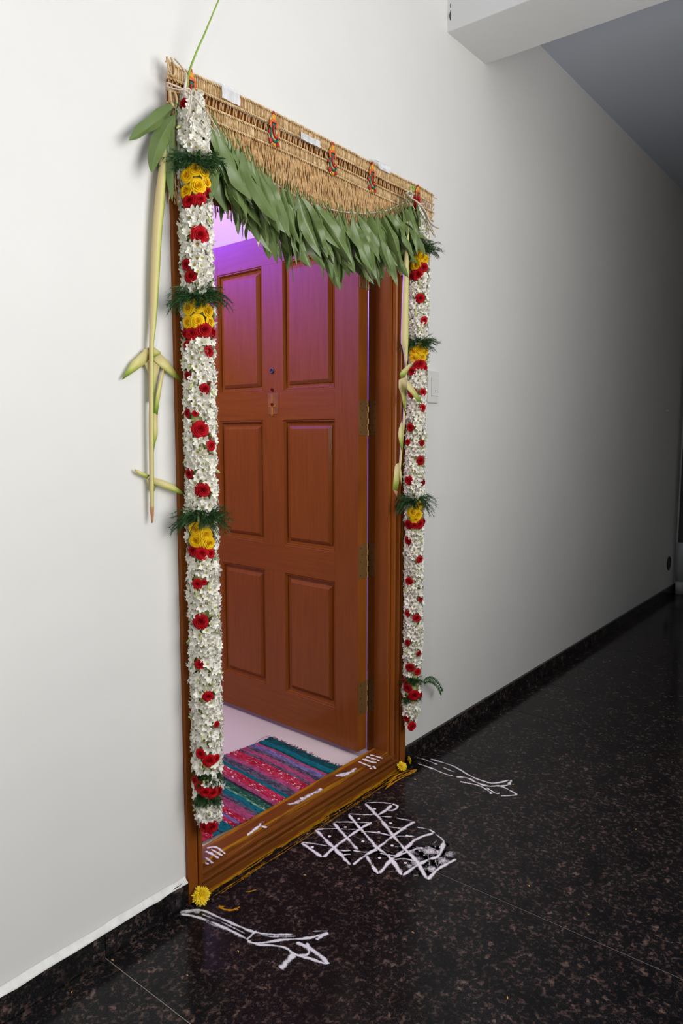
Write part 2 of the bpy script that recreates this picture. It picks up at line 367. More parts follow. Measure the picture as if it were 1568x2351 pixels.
for a0, a1 in CX:
    for b0, b1 in CZ:
        q = MB()
        for ins, dep in RINGS: q.v += [(a0+ins, dep, b0+ins), (a1-ins, dep, b0+ins), (a1-ins, dep, b1-ins), (a0+ins, dep, b1-ins)]
        for r in range(len(RINGS)-1):
            for k in range(4): q.f.append((r*4+k, r*4+(k+1) % 4, r*4+4+(k+1) % 4, r*4+4+k)); q.m.append(0)
        r = len(RINGS)-1; q.f.append((r*4, r*4+1, r*4+2, r*4+3)); q.m.append(0)
        b = len(q.v); q.v += [(a0, TH-.006, b0), (a1, TH-.006, b0), (a1, TH-.006, b1), (a0, TH-.006, b1)]; q.f.append((b+3, b+2, b+1, b)); q.m.append(0)
        for k in range(4): q.f.append((k, b+k, b+(k+1) % 4, (k+1) % 4)); q.m.append(0)
        put('panel', q.mesh('panel', M_WOODV), door, None, DM)
q = MB(); q.lathe([(.0115, 0), (.012, .002), (.010, .004), (.0065, .0045), (.006, .0015), (.0001, .001)], (.446, .0005, 1.506), (0, -1, 0), 18)
o = put('peephole', q.mesh('peephole', M_DARK, True), door, None, DM); o['label'] = 'dark metal peephole'
# repaired lock recess with turmeric mark and two key holes
M_PATCH = flat_var('pale_wood_patch', (.20, .070, .014), (.30, .115, .020), 30, .45, .35)
q = MB(); q.box((.416, -.0012, 1.335), (.472, .001, 1.418), 0, .0005); o = put('lock_patch', q.mesh('lock_patch', M_PATCH), door, None, DM)
q = MB(); q.box((.441, -.0024, 1.330), (.451, -.001, 1.412)); q.box((.424, -.0024, 1.364), (.466, -.001, 1.372))
put('turmeric_cross', q.mesh('turmeric_cross', flat_var('turmeric_mark', (.33, .13, .008), (.42, .18, .012), 60, .7, .2)), o, None, None)
for z in (1.432, 1.374):
    q = MB(); q.lathe([(.0065, 0), (.0065, .002), (.004, .003), (.0035, .001)], (.446, -.002, z), (0, -1, 0), 14)
    put('keyhole', q.mesh('keyhole', M_KUM, True), door, None, DM)
# hinges: door leaf, jamb leaf, six knuckles, screws
PIN = Vector((2.1375, .121, 0))
for z0, z1 in ((.210, .334), (.728, .854), (1.252, 1.378), (1.768, 1.890)):
    q = MB(); q.box((-.0022, .002, z0), (.0, TH-.002, z1), 0, .0004)
    h = put('hinge', q.mesh('hinge', M_LEAFBR), door, None, DM); h['label'] = 'aged brass butt hinge'
    iv = DM.inverted()
    def hp(name, mbx, mt, smooth=False): return put(name, mbx.mesh(name, mt, smooth), h, None, iv)
    q = MB(); q.box((XR-.060-.0022, .0895, z0), (XR-.060, .123, z1), 0, .0004); hp('jamb_leaf', q, M_LEAFBR)
    dz = (z1-z0)/6
    for k in range(6):
        q = MB(); off = -.0045 if k % 2 else .0045
        q.lathe([(.0052, 0), (.0052, dz*.94)], (PIN.x-.006-off*.4, PIN.y-.002, z1-(k+1)*dz), (0, 0, 1), 14); hp('knuckle', q, M_BRASS, False)
    for k in range(5):
        zz = z0+(z1-z0)*(k+.5)/5
        q = MB(); q.lathe([(.0032, 0), (.0028, .0012), (.0008, .0006)], (XR-.0622, .1+(.008 if k % 2 else .0), zz), (-1, 0, 0), 10); hp('screw', q, M_BRASSD, False)
        P = DC-Dn*(.013+(.008 if k % 2 else 0))-Dd*.0022
        q = MB(); q.lathe([(.0032, 0), (.0028, .0012), (.0008, .0006)], (P.x, P.y, zz), tuple(-Dd), 10); hp('screw', q, M_BRASSD, False)

# ================================================================== THINGS
def lerp(a, b, t): return a+(b-a)*t
def path_at(pts, t):
    t = max(0, min(1, t))*(len(pts)-1); i = min(int(t), len(pts)-2); f = t-i
    return Vector(pts[i]).lerp(Vector(pts[i+1]), f)
def smooth_path(pts, k=4):
    pts = [Vector(p) for p in pts]; out = []
    for i in range(len(pts)-1):
        p0 = pts[max(i-1, 0)]; p1 = pts[i]; p2 = pts[i+1]; p3 = pts[min(i+2, len(pts)-1)]
        for j in range(k):
            t = j/k
            out.append(.5*((2*p1)+(-p0+p2)*t+(2*p0-5*p1+4*p2-p3)*t*t+(-p0+3*p1-3*p2+p3)*t**3))
    out.append(pts[-1]); return out

# ------------------------------------------------------------------ rag rug just inside the threshold
def rug_mat(name, c0, c1, c2):
    m = mat(name, c0, .9, .1); t = NT(m)
    v = t.coord('Object', (1, .30, 1)); n = t.noise(v, 90, 3, .7); n2 = t.noise(v, 170, 2, .6)
    c = t.mix(c0, c1, t.ramp(n, [(.46, (0, 0, 0)), (.54, (1, 1, 1))]))
    c = t.mix(c, c2, t.ramp(n2, [(.60, (0, 0, 0)), (.66, (1, 1, 1))]))
    t.color(c); t.bump(t.noise(v, 240, 2), .5, .003); return m
RM = {'teal': rug_mat('rug_teal', (.006, .13, .16), (.010, .17, .21), (.004, .07, .09)),
      'dteal': rug_mat('rug_dark_teal', (.010, .055, .065), (.008, .09, .10), (.02, .03, .04)),
      'pink': rug_mat('rug_pink', (.46, .085, .19), (.30, .05, .12), (.14, .10, .17)),
      'red': rug_mat('rug_red', (.36, .012, .035), (.50, .035, .085), (.75, .60, .58)),
      'grey': rug_mat('rug_grey', (.055, .05, .075), (.14, .12, .17), (.20, .16, .24)),
      'lilac': rug_mat('rug_lilac', (.20, .18, .42), (.13, .10, .24), (.45, .30, .50)),
      'green': rug_mat('rug_green', (.012, .075, .045), (.03, .12, .08), (.24, .42, .26)),
      'lgreen': rug_mat('rug_light_green', (.22, .42, .26), (.05, .20, .13), (.35, .5, .3)),
      'dark': rug_mat('rug_dark', (.02, .02, .03), (.04, .04, .06), (.10, .03, .06))}
P0 = Vector((2.0, .492, RZ)); e1 = Vector((-.10, -1, 0)).normalized(); e2 = Vector((-1, .10, 0)).normalized()
rug = tag(empty('rag_rug', P0), 'multicoloured striped rag rug with frayed edge inside the doorway', 'rug')
ST = [('dteal', .034), ('teal', .026), ('dteal', .010), ('pink', .014), ('lilac', .022), ('grey', .020), ('pink', .026), ('grey', .013), ('red', .044), ('pink', .020), ('grey', .034), ('teal', .016),
      ('red', .040), ('pink', .018), ('dark', .010), ('green', .026), ('lgreen', .009), ('teal', .024), ('grey', .018), ('pink', .034), ('red', .026), ('lilac', .014), ('red', .018), ('teal', .040), ('dark', .007),
      ('teal', .024), ('red', .060), ('teal', .050), ('dark', .010), ('pink', .03), ('grey', .03), ('teal', .04)]
def rugpt(a, b, h):
    wv = .0045*noise.noise((a*9, b*5, 2))+.002*noise.noise((a*26, b*12, 8))
    return P0+e1*a+e2*(b+.004*noise.noise((a*7, b*2, 5)))+Vector((0, 0, .003+h+max(0, wv+.002)))
b0 = 0; LEN = .425
for nm, wd in ST:
    k = max(1, round(wd/.0062)); q = MB(); na = 44
    for r in range(k):                      # rolled rag cords lying side by side
        c0 = b0+wd*r/k; c1 = b0+wd*(r+1)/k
        base = len(q.v)
        l0 = -.004*random.random(); l1 = LEN+.004*random.random()
        for i in range(na+1):
            a = lerp(l0, l1, i/na); hh = .0032+.0012*math.sin(i*1.9+r*2.1+b0*90)
            for j, (f, h) in enumerate(((0, 0), (.25, .8), (.5, 1), (.75, .8), (1, 0))): q.v.append(tuple(rugpt(a, lerp(c0, c1, f), hh*h)))
            if i:
                for j in range(4): s_ = base+(i-1)*5+j; q.f.append((s_, s_+5, s_+6, s_+1)); q.m.append(0)
        q.f.append(tuple(base+j for j in range(5))); q.m.append(0)
    put('woven_stripe', q.mesh('woven_stripe', RM[nm], True), rug)
    b0 += wd
q = MB()
for i in range(150):
    a = random.uniform(.0, LEN-.01); p = rugpt(a, 0, 0); pts = [p]
    d = -e2*random.uniform(.5, 1)+e1*random.uniform(-.8, .8)
    for j in range(4):
        p = p+d*.0035; d = (d+Vector((random.uniform(-.8, .8), random.uniform(-.8, .8), random.uniform(-.2, .3)))).normalized(); p.z = max(p.z, RZ+.001); pts.append(p.copy())
    q.tube(pts, .0009, 4)
tag(put('frayed_fringe', q.mesh('frayed_fringe', flat_var('rug_fringe', (.06, .04, .06), (.16, .06, .10), 100, .9, .1), True), rug), kind='stuff')
q = MB(); p = atZ(580, 1712, RZ+.004)
q.tube(smooth_path([atZ(x, y, RZ+.006) for x, y in ((580, 1712), (590, 1702), (608, 1692), (620, 1690), (627, 1698))], 4), .0007, 4)
put('loose_thread', q.mesh('loose_thread', M_DARK, True), rug)

# ------------------------------------------------------------------ powder drawings
def stroke(q, pts, wd, dens=1.0, seed=0, flick=.35, lift=.0012):
    """ribbon lying on a level surface; density falls off towards its edges"""
    pp = smooth_path(pts, 8); L = 0; N = len(pp)
    for i, p in enumerate(pp):
        t = (pp[min(i+1, N-1)]-pp[max(i-1, 0)]); t.z = 0
        t = t.normalized() if t.length > 1e-9 else Vector((1, 0, 0)); s_ = Vector((-t.y, t.x, 0))
        w_ = 1.12*wd*(1+flick*noise.noise((seed*3.1, i*.35, 1)))
        jit = s_*(wd*.22*noise.noise((seed*1.7, i*.5, 6)))
        end = min(1, min(i, N-1-i)/2.0+.25)
        base = len(q.v)
        for f, d, h in ((-2.0, 0, 0), (-.85, .5, .5), (0, 1, 1), (.85, .5, .5), (2.0, 0, 0)):
            q.v.append(tuple(p+s_*(w_*f)+jit+Vector((0, 0, .0004+lift*h*min(1, dens))))); q.att.append(d*dens*end*(.8+.4*noise.noise((seed, i*.22, 9))))
        if i:
            for j in range(4): a = base-5+j; q.f.append((a, a+5, a+6, a+1)); q.m.append(0)
def powder_obj(q, name, mt):
    me = q.mesh(name, mt, True, fix=False); at = me.attributes.new('dens', 'FLOAT', 'POINT'); at.data.foreach_set('value', [max(0, a) for a in q.att]); return put(name, me)
def blob(q, c, r, dens, seed=0, lift=.001):
    n = 14; base = len(q.v); q.v.append((c.x, c.y, c.z+.0004+lift)); q.att.append(dens)
    for ring, (fr_, dd) in enumerate(((.5, .75), (1, 0))):
        for k in range(n):
            a = 2*PI*k/n; rr = r*fr_*(1+.35*noise.noise((seed, math.cos(a)*1.3, math.sin(a)*1.3)))
            q.v.append((c.x+rr*math.cos(a), c.y+rr*math.sin(a), c.z+.0004+(lift*.5 if ring == 0 else 0))); q.att.append(dens*dd)
    for k in range(n):
        k2 = (k+1) % n; q.f.append((base, base+1+k, base+1+k2)); q.f.append((base+1+k, base+1+n+k, base+1+n+k2, base+1+k2)); q.m += [0, 0]
def zpx(x0, y0, sc, pts, z=0): return [atZ(x0+sc*a, y0+sc*b, z) for a, b in pts]
KO = (640, 1800, .3827)
K = [[(130,350),(265,445)], [(220,275),(275,330),(330,385),(385,440),(430,490)], [(325,230),(400,315),(475,400)], [(525,430),(560,490),(600,545)], [(415,180),(490,270),(560,350),(590,385),(670,445),(740,555)],
     [(515,115),(590,190),(640,250),(685,310),(745,380),(830,470),(890,580)], [(265,445),(330,385),(410,325),(480,275),(560,230)], [(440,490),(520,430),(600,380),(690,310),(760,260),(820,225)],
     [(600,545),(670,460),(720,425),(770,380),(830,330),(930,295)], [(740,555),(830,490),(900,455),(960,430),(990,350)], [(890,580),(960,510),(1070,450)], [(590,190),(640,160),(680,125)], [(680,120),(712,135),(690,158),(650,160)],
     [(130,350),(210,360),(300,375)], [(330,385),(370,400),(440,400)], [(220,275),(330,270),(480,275)], [(325,230),(440,230),(560,235)], [(415,180),(500,185),(575,185)], [(515,115),(600,112),(680,120)],
     [(480,285),(600,295),(680,315)], [(440,400),(520,410),(600,400)], [(590,195),(690,200)], [(640,255),(780,275)], [(690,315),(820,315)], [(700,205),(800,222)], [(600,415),(700,430),(800,400),(850,380)], [(670,460),(750,450),(830,470)],
     [(820,260),(900,275),(940,300)], [(930,295),(990,345),(960,390)], [(375,440),(400,425),(435,425)]]
q = MB()
for i, s_ in enumerate(K):
    stroke(q, zpx(*KO, s_), .0068 if i < 12 else .0055, 1.05 if i < 13 else .85, i)
    stroke(q, zpx(*KO, s_), .014, .44, i+900, lift=.0002)
for i, (a, b) in enumerate([(200,380),(305,315),(480,210),(400,260),(575,150),(505,345),(600,290),(670,235),(680,370),(605,445),(760,475),(770,310),(855,385)]): blob(q, zpx(*KO, [(a, b)])[0], .0075, 1.1, i)
for i in range(26):
    a = random.gauss(900, 70); b = random.gauss(440, 42); blob(q, zpx(*KO, [(a, b)])[0], random.uniform(.015, .04), random.uniform(.42, .68), i+40, .0003)
for i in range(12):
    c = zpx(*KO, [(random.gauss(900, 80), random.gauss(430, 50))])[0]; d = Vector((random.uniform(-.03, .03), random.uniform(-.02, .02), 0))
    stroke(q, [c-d, c+d*.2, c+d], .006, .65, i+80)
for i in range(30):
    blob(q, zpx(*KO, [(random.uniform(90, 1180), random.uniform(130, 620))])[0], random.uniform(.006, .02), random.uniform(.30, .42), i+140, .0002)
tag(powder_obj(q, 'kolam_drawing', M_POWD), 'white powder kolam lattice of triangles on the dark granite floor', 'kolam')
LO = (0, 1950, .5102)
q = MB()
for i, (s_, wd, dn) in enumerate([([(800,285),(900,275),(990,310),(1080,350),(1150,375),(1230,385),(1320,385)], .005, 1), ([(810,290),(900,310),(1000,350),(1100,400),(1150,425),(1270,410),(1390,400),(1480,375)], .0055, 1),
        ([(900,290),(1000,330),(1110,385)], .004, .8), ([(1140,430),(1270,440),(1330,475),(1400,495),(1470,520)], .0055, 1), ([(1325,470),(1290,510),(1260,540)], .010, 1.1), ([(1330,420),(1400,450),(1460,500),(1475,520)], .007, 1.1),
        ([(1380,420),(1390,470),(1340,480)], .006, 1), ([(1400,370),(1490,368)], .003, .8), ([(1110,410),(1135,385),(1155,365)], .005, .9), ([(805,285),(850,280),(905,282)], .012, .8), ([(870,300),(980,350),(1100,405)], .009, .6),
        ([(1150,385),(1250,395),(1340,392)], .006, .7), ([(1420,410),(1450,390),(1480,377)], .007, 1)]): stroke(q, zpx(*LO, s_), wd, dn, i+200)
for i in range(14): blob(q, zpx(*LO, [(random.uniform(830, 1460), random.uniform(290, 520))])[0], random.uniform(.006, .02), .38, i+230, .0002)
tag(powder_obj(q, 'powder_trail', M_POWD), 'white powder trail on the floor beside the left door jamb', 'kolam')
RO = (880, 1650, .2679)
q = MB()
for i, (s_, wd, dn) in enumerate([([(260,330),(330,345),(400,370),(470,400)], .006, .85), ([(400,345),(560,395),(640,430),(740,490),(850,535),(950,555),(1090,525)], .006, 1), ([(290,385),(420,430),(540,480),(600,490)], .006, .9),
        ([(500,415),(620,465)], .006, .85), ([(620,500),(720,510),(800,550),(900,580),(1000,580),(1090,620),(1150,655)], .0065, 1), ([(650,540),(750,560),(830,580),(900,620),(930,650)], .0055, .95), ([(880,590),(960,640),(1000,640)], .0055, .95),
        ([(1150,655),(1080,662),(1000,665)], .006, .9), ([(740,720),(860,690),(980,670),(1090,660)], .012, .42), ([(960,580),(1050,575),(1080,560),(1100,525)], .007, .95), ([(270,335),(290,360),(330,390)], .012, .5), ([(620,515),(680,505),(730,520)], .012, .6)]): stroke(q, zpx(*RO, s_), wd, dn, i+300)
tag(powder_obj(q, 'powder_trail', M_POWD), 'white powder trail on the floor beside the right door jamb', 'kolam')
SZ = .0702
q = MB(); ZO = (420, 1860, .1276)
for i, (s_, wd, dn) in enumerate([([(420,690),(560,665),(650,700),(770,800)], .0046, 1.1), ([(400,740),(520,790),(660,880)], .0048, 1.1), ([(400,850),(470,900),(540,965)], .0048, 1.1), ([(395,940),(470,985)], .0048, 1.05), ([(500,700),(620,770),(720,830)], .0048, 1.05),
        ([(1160,470),(1200,420),(1260,380),(1380,290),(1520,320)], .006, 1.05), ([(1400,215),(1480,215)], .004, .8), ([(1400,230),(1380,290)], .006, .9), ([(930,560),(1100,530)], .003, .45)]): stroke(q, zpx(*ZO, s_, SZ), wd, dn, i+400, lift=.0005)
tag(powder_obj(q, 'powder_marks', M_POWD), 'white stripes painted on the left end of the wooden threshold', 'kolam', kind='stuff')
q = MB()
for i in range(7): stroke(q, [atZ(660+random.uniform(-8, 8)+i*10, 1852-i*5+random.uniform(-8, 6), SZ), atZ(690+i*8, 1838-i*4+random.uniform(-6, 6), SZ)], .011, .85, i+430, lift=.0004)
for i in range(6): stroke(q, [atZ(768+i*6, 1786-i*2+random.uniform(-5, 5), SZ), atZ(795+i*5, 1776-i*2+random.uniform(-4, 4), SZ)], .010, .9, i+450, lift=.0004)
tag(powder_obj(q, 'powder_marks', M_POWD), 'smudged white powder patches along the middle of the threshold', 'kolam', kind='stuff')
q = MB(); ZO = (780, 1640, .1276)
for i, s_ in enumerate([[(540,730),(660,760),(780,800)], [(470,760),(600,800),(720,840)], [(400,800),(560,860),(670,870)], [(330,850),(450,900),(560,945)], [(430,800),(560,850),(640,880)], [(600,930),(650,990)], [(550,965),(570,990)]]): stroke(q, zpx(*ZO, s_, SZ), .0056, 1.15, i+470, lift=.0005)
tag(powder_obj(q, 'powder_marks', M_POWD), 'neat white stripes painted on the right end of the wooden threshold', 'kolam', kind='stuff')
q = MB()
for i, off in enumerate((-.007, -.012, -.020, -.030, -.036)):
    for k in range(7):
        a = random.uniform(XL+.03, XR-.2); b = a+random.uniform(.1, .4); b = min(b, XR+.01)
        stroke(q, [Vector((lerp(a, b, t), off+random.uniform(-.003, .003), 0)) for t in (0, .25, .5, .75, 1)], .0035 if i else .006, .75 if i < 2 else .55, i*9+k+500, lift=.0004)
stroke(q, zpx(420, 1860, .1276, [(650,1720),(700,1770),(780,1800),(900,1800),(1040,1740)]), .004, 1, 590)
stroke(q, zpx(420, 1860, .1276, [(690,1730),(700,1760)]), .008, 1.1, 591); stroke(q, zpx(420, 1860, .1276, [(1120,1480),(1220,1465),(1330,1430)]), .003, .8, 592)
for k in range(6): stroke(q, zpx(880, 1650, .2679, [(20+random.uniform(-20,20), 600+random.uniform(-40,20)), (130, 500+random.uniform(-30,30)), (300, 435+random.uniform(-25,15))]), .004, .75, 600+k)
tag(powder_obj(q, 'turmeric_smear', M_TURM), 'yellow turmeric streaks on the floor along the threshold', 'smear')
# dry petal bits scattered over the floor
bitm = MB(); bitm.ball((0, 0, .0012), .0042, 0, 6, 4, (1, .34, .28)); bitme = bitm.mesh('petal_bit', M_ORBIT, True)
for x, y in [(832,1912),(705,1915),(1212,2033),(948,2142),(545,2090),(547,2185),(1015,1780),(1139,1776),(1178,1802),(700,2010),(857,1985),(1165,2352-60),(870,1932),(918,1935),(1215,2035),(1460,1905),(952,2078),(780,1862),(965,1752),(980,1753),(953,1790),(258,2205),(165,2278),(430,2240),(1350,2100)]:
    p = atZ(x, y, 0); s_ = random.uniform(.7, 1.3)
    tag(put('petal_bit', bitme, None, None, Matrix.Translation(p)@Matrix.Rotation(random.uniform(0, 6), 4, 'Z')@Matrix.Scale(s_, 4)), 'tiny dry orange petal bit lying on the granite floor', 'petal', 'dry petal bits scattered on the floor')

# ------------------------------------------------------------------ yellow chrysanthemums at the feet of the jambs
def chrys_mesh(R_, seed, cup):
    rnd = random.Random(seed); q = MB()
    for ring, (n, r0, el) in enumerate(((26, 1, .05), (24, .92, .3), (20, .75, .6), (16, .55, .9), (10, .35, 1.2))):
        for k in range(n):
            a = 2*PI*(k+.5*ring+rnd.uniform(-.3, .3))/n; e = el*cup+rnd.uniform(-.12, .12); L = R_*r0*rnd.uniform(.85, 1.12); w_ = R_*.085
            d = Vector((math.cos(a)*math.cos(e), math.sin(a)*math.cos(e), math.sin(e))); s_ = Vector((-math.sin(a), math.cos(a), 0)); u = d.cross(s_)*-1
            b = len(q.v); bp = Vector((0, 0, R_*.12))
            for t, f, lift in ((.12, .5, 0), (.55, 1, .05), (.85, .95, .03), (1, .25, 0)):
                q.v += [tuple(bp+d*L*t-s_*w_*f), tuple(bp+d*L*t+u*(-lift*R_)), tuple(bp+d*L*t+s_*w_*f)]
            for i in range(3):
                for j in range(2): q.f.append((b+i*3+j, b+i*3+3+j, b+i*3+4+j, b+i*3+1+j)); q.m.append(0)
    q.lathe([(R_*.02, -R_*.25), (R_*.25, -R_*.05), (R_*.3, R_*.12), (R_*.1, R_*.2)], n=10, mi=1)
    return q.mesh('chrysanthemum', [M_CHRY, M_STEM], True, fix=False)
def facing(p, nrm, roll=0, sc=1):
    z = Vector(nrm).normalized(); x = z.orthogonal().normalized(); y = z.cross(x)
    return Matrix.Translation(p)@Matrix(((x.x, y.x, z.x, 0), (x.y, y.y, z.y, 0), (x.z, y.z, z.z, 0), (0, 0, 0, 1)))@Matrix.Rotation(roll, 4, 'Z')@Matrix.Scale(sc, 4)
for (x, y), r, nr, sd, lb in (((461, 2056), .0262, (-.45, -.9, .45), 1, 'large yellow chrysanthemum leaning on the foot of the left jamb'), ((922, 1761), .0205, (-.2, -.6, .8), 2, 'flattened yellow chrysanthemum on the floor by the right jamb'), ((938, 1745), .0155, (.5, -.9, .3), 3, 'small yellow chrysanthemum tucked against the outer side of the right jamb')):
    p = atZ(x, y, r*.78)
    if p.y > -.022: p = atY(x, y, -.022)
    tag(put('chrysanthemum', chrys_mesh(r, sd, 1.0), None, None, facing(p, nr, sd)), lb, 'flower', 'chrysanthemums at the feet of the door jambs')

# ------------------------------------------------------------------ bell switch on the wall
sw = tag(empty('bell_switch', (2.372, YW, 1.43)), 'white single bell switch on the wall right of the right garland', 'switch')
c0 = atY(1002, 918, YW); 
xs1 = c0.x+.0; xs0 = xs1-.075; zc = atY(990, 890, YW).z
q = MB(); q.box((xs0, YW-.010, zc-.058), (xs1, YW+.001, zc+.062), 0, .004); put('plate', q.mesh('plate', M_PLASTIC), sw)
q = MB(); q.box((xs0+.018, YW-.0135, zc-.032), (xs1-.006, YW-.009, zc+.036), 0, .0015); put('rocker', q.mesh('rocker', M_PLASTIC), sw)
q = MB(); q.lathe([(.002, 0), (.002, .001)], ((xs0+xs1)/2+.008, YW-.0133, zc-.012), (0, -1, 0), 8); put('indicator', q.mesh('indicator', M_DARK), sw)

# ------------------------------------------------------------------ far end: pipe, bracket, light soffit, wire, hook, socket
q = MB(); q.lathe([(.028, .12), (.028, 2.15)], (XE-.05, -.045, 0), (0, 0, 1), 16)
pp = tag(empty('drain_pipe', (XE-.05, -.045, 0)), 'dark vertical drain pipe in the corner at the far end', 'pipe')
put('pipe_body', q.mesh('pipe_body', mat('dark_pvc', (.10, .10, .105), .5), True), pp)
q = MB(); q.lathe([(.036, .10), (.036, .40), (.03, .41)], (XE-.05, -.045, 0), (0, 0, 1), 16); put('pipe_coupling', q.mesh('pipe_coupling', M_PIPE, True), pp)
q = MB(); q.lathe([(.034, 0), (.034, .10)], (XE-.05, -.045, 0), (0, 0, 1), 16); put('pipe_foot', q.mesh('pipe_foot', M_PIPE, True), pp)
q = MB(); q.box((XE-.10, YB, 2.37), (XE+.01, YW+.005, 2.72), 0, .004); tag(q.build('trim_3', M_BEAM), 'pale lintel band at the far end of the corridor', 'lintel', kind='structure')
p = atY(1529, 944, YW); q = MB(); q.lathe([(.012, 0), (.010, .012), (.004, .02)], (p.x, YW+.001, p.z), (0, -1, 0), 12)
tag(q.build('wall_hook', M_PLASTIC, None, True), 'small white hook on the dark far stretch of wall', 'hook')
p = atY(1535, 1293, YW); q = MB(); q.lathe([(.055, 0), (.055, .006), (.045, .008), (.042, .003), (.002, .002)], (p.x, YW+.001, p.z), (0, -1, 0), 18)
tag(q.build('drain_outlet', mat('black_outlet', (.03, .03, .03), .6)), 'round black outlet low on the far wall near the pipe', 'outlet')
q = MB(); q.tube(smooth_path([atY(1041, -40, -.004), atY(1035, 8, -.006), atY(1036, 22, -.008), atY(1033, 36, -.005), atY(1036, 50, -.008), atY(1039, 62, -.004), atY(1041, 70, -.003)], 4), .0028, 6)
tag(q.build('loose_wire', mat('dark_green_wire', (.03, .05, .05), .5), None, True), 'thin dark wire hanging in the corner beside the ceiling beam', 'wire')

# ------------------------------------------------------------------ woven vetiver mat across the door head
YM = -.020; MX0, MX1 = 1.147, 2.335; MZ = 2.123
def mtop(x): return MZ+.004*math.sin((x-1.2)*5)-.006*max(0, (x-2.25)/.08)
mt_ = tag(empty('woven_mat', ((MX0+MX1)/2, YM, MZ)), 'straw-coloured woven vetiver valance with fringe hung over the door head', 'valance')
rows = ((0, .029, 0), (.033, .058, 1), (.061, .087, 0))
nb = 205
for ri, (a, b, kind_) in enumerate(rows):
    q = MB()
    for i in range(nb):
        x = MX0+.004+(MX1-MX0-.008)*(i+.5)/nb; zt = mtop(x)
        if kind_ == 0:
            j = random.uniform(-.0008, .0008); r = random.uniform(.0021, .0026)
            q.tube([(x+j, YM, zt-a), (x+j*.5, YM-.0012, zt-(a+b)/2), (x-j, YM, zt-b)], r, 6, random.random() < .45)
        else:
            d = .0042*(1 if i % 2 else -1)
            if i % 4 < 3: q.tube([(x-d*.4, YM+.001, zt-a), (x+d*.75, YM, zt-b)], .0017, 5, 0)
    put('reed_row', q.mesh('reed_row', [M_STRAW, M_STRAWL], True), mt_)['kind'] = 'stuff'
for cz in (-.001, .031, .0595, .089):
    q = MB()
    for ph in (0, PI):
        pts = []; n = 330
        for i in range(n+1):
            x = MX0-.002+(MX1-MX0+.004)*i/n; a = i*1.15+ph; pts.append((x, YM-.003+.0019*math.cos(a), mtop(x)-cz+.0021*math.sin(a)))
        q.tube(pts, .0019, 5)
    put('cord', q.mesh('cord', M_STRAWL, True), mt_)
q = MB(); q.box((MX0+.006, YM+.0075, MZ-.285), (MX1-.06, YM+.0085, MZ-.09)); put('backing', q.mesh('backing', M_FRINGE), mt_)
q = MB()
nf = 400
for layer in range(2):
    for i in range(nf):
        x = MX0+.003+(MX1-.02-MX0-.006)*(i+random.uniform(.1, .9))/nf; z = mtop(x)-.088
        ln = random.uniform(.195, .232)*(1 if x < 2.2 else lerp(1, .62, min(1, (x-2.2)/.1))); n = 18; pts = []; rr = []
        ph = random.uniform(0, 6); dx = random.uniform(-.006, .006)
        for j in range(n+1):
            t = j/n; k = j*1.35+ph
            pts.append((x+dx*t+.0013*math.sin(k)+.002*t*math.sin(ph*3+t*4), YM+.002+layer*.004-.0026*(.5+.5*math.cos(k))-.004*t*(1-layer), z-ln*t)); rr.append(.0026*(1-.35*t)*(.8+.35*math.sin(k*1.0+1)))
        q.tube(pts, rr, 4, random.random() < .5)
tag(put('fringe', q.mesh('fringe', [M_FRINGE, M_STRAW], True), mt_), kind='stuff')
q = MB(); q2 = MB(); q3 = MB()
# looped, frayed corner on the left and loose ends on the right
q.tube(smooth_path([(MX0+.008, YM-.006, MZ-.004), (MX0-.004, YM-.010, MZ+.006), (MX0-.002, YM-.014, MZ-.022), (MX0+.012, YM-.010, MZ-.030), (MX0+.020, YM-.008, MZ-.015), (MX0+.010, YM-.008, MZ+.012)], 5), .0028, 6)
q2.tube(smooth_path([(MX0+.004, YM-.008, MZ-.062), (MX0+.002, YM-.012, MZ-.085), (MX0+.012, YM-.012, MZ-.10), (MX0+.022, YM-.01, MZ-.082), (MX0+.016, YM-.01, MZ-.064), (MX0+.004, YM-.008, MZ-.064)], 5), .003, 6)
for k in range(5): q3.tube([(MX1-.004, YM, mtop(MX1)-.004-k*.018), (MX1+random.uniform(.002, .010)+.02*(k == 0), YM-.004, mtop(MX1)-.002-k*.012+random.uniform(-.008, .008))], [.0024, .0010], 5)
put('loop_end', q.mesh('loop_end', M_STRAWL, True), mt_); put('loop_end', q2.mesh('loop_end', M_STRAWL, True), mt_); put('loose_ends', q3.mesh('loose_ends', M_STRAWL, True), mt_)['kind'] = 'stuff'
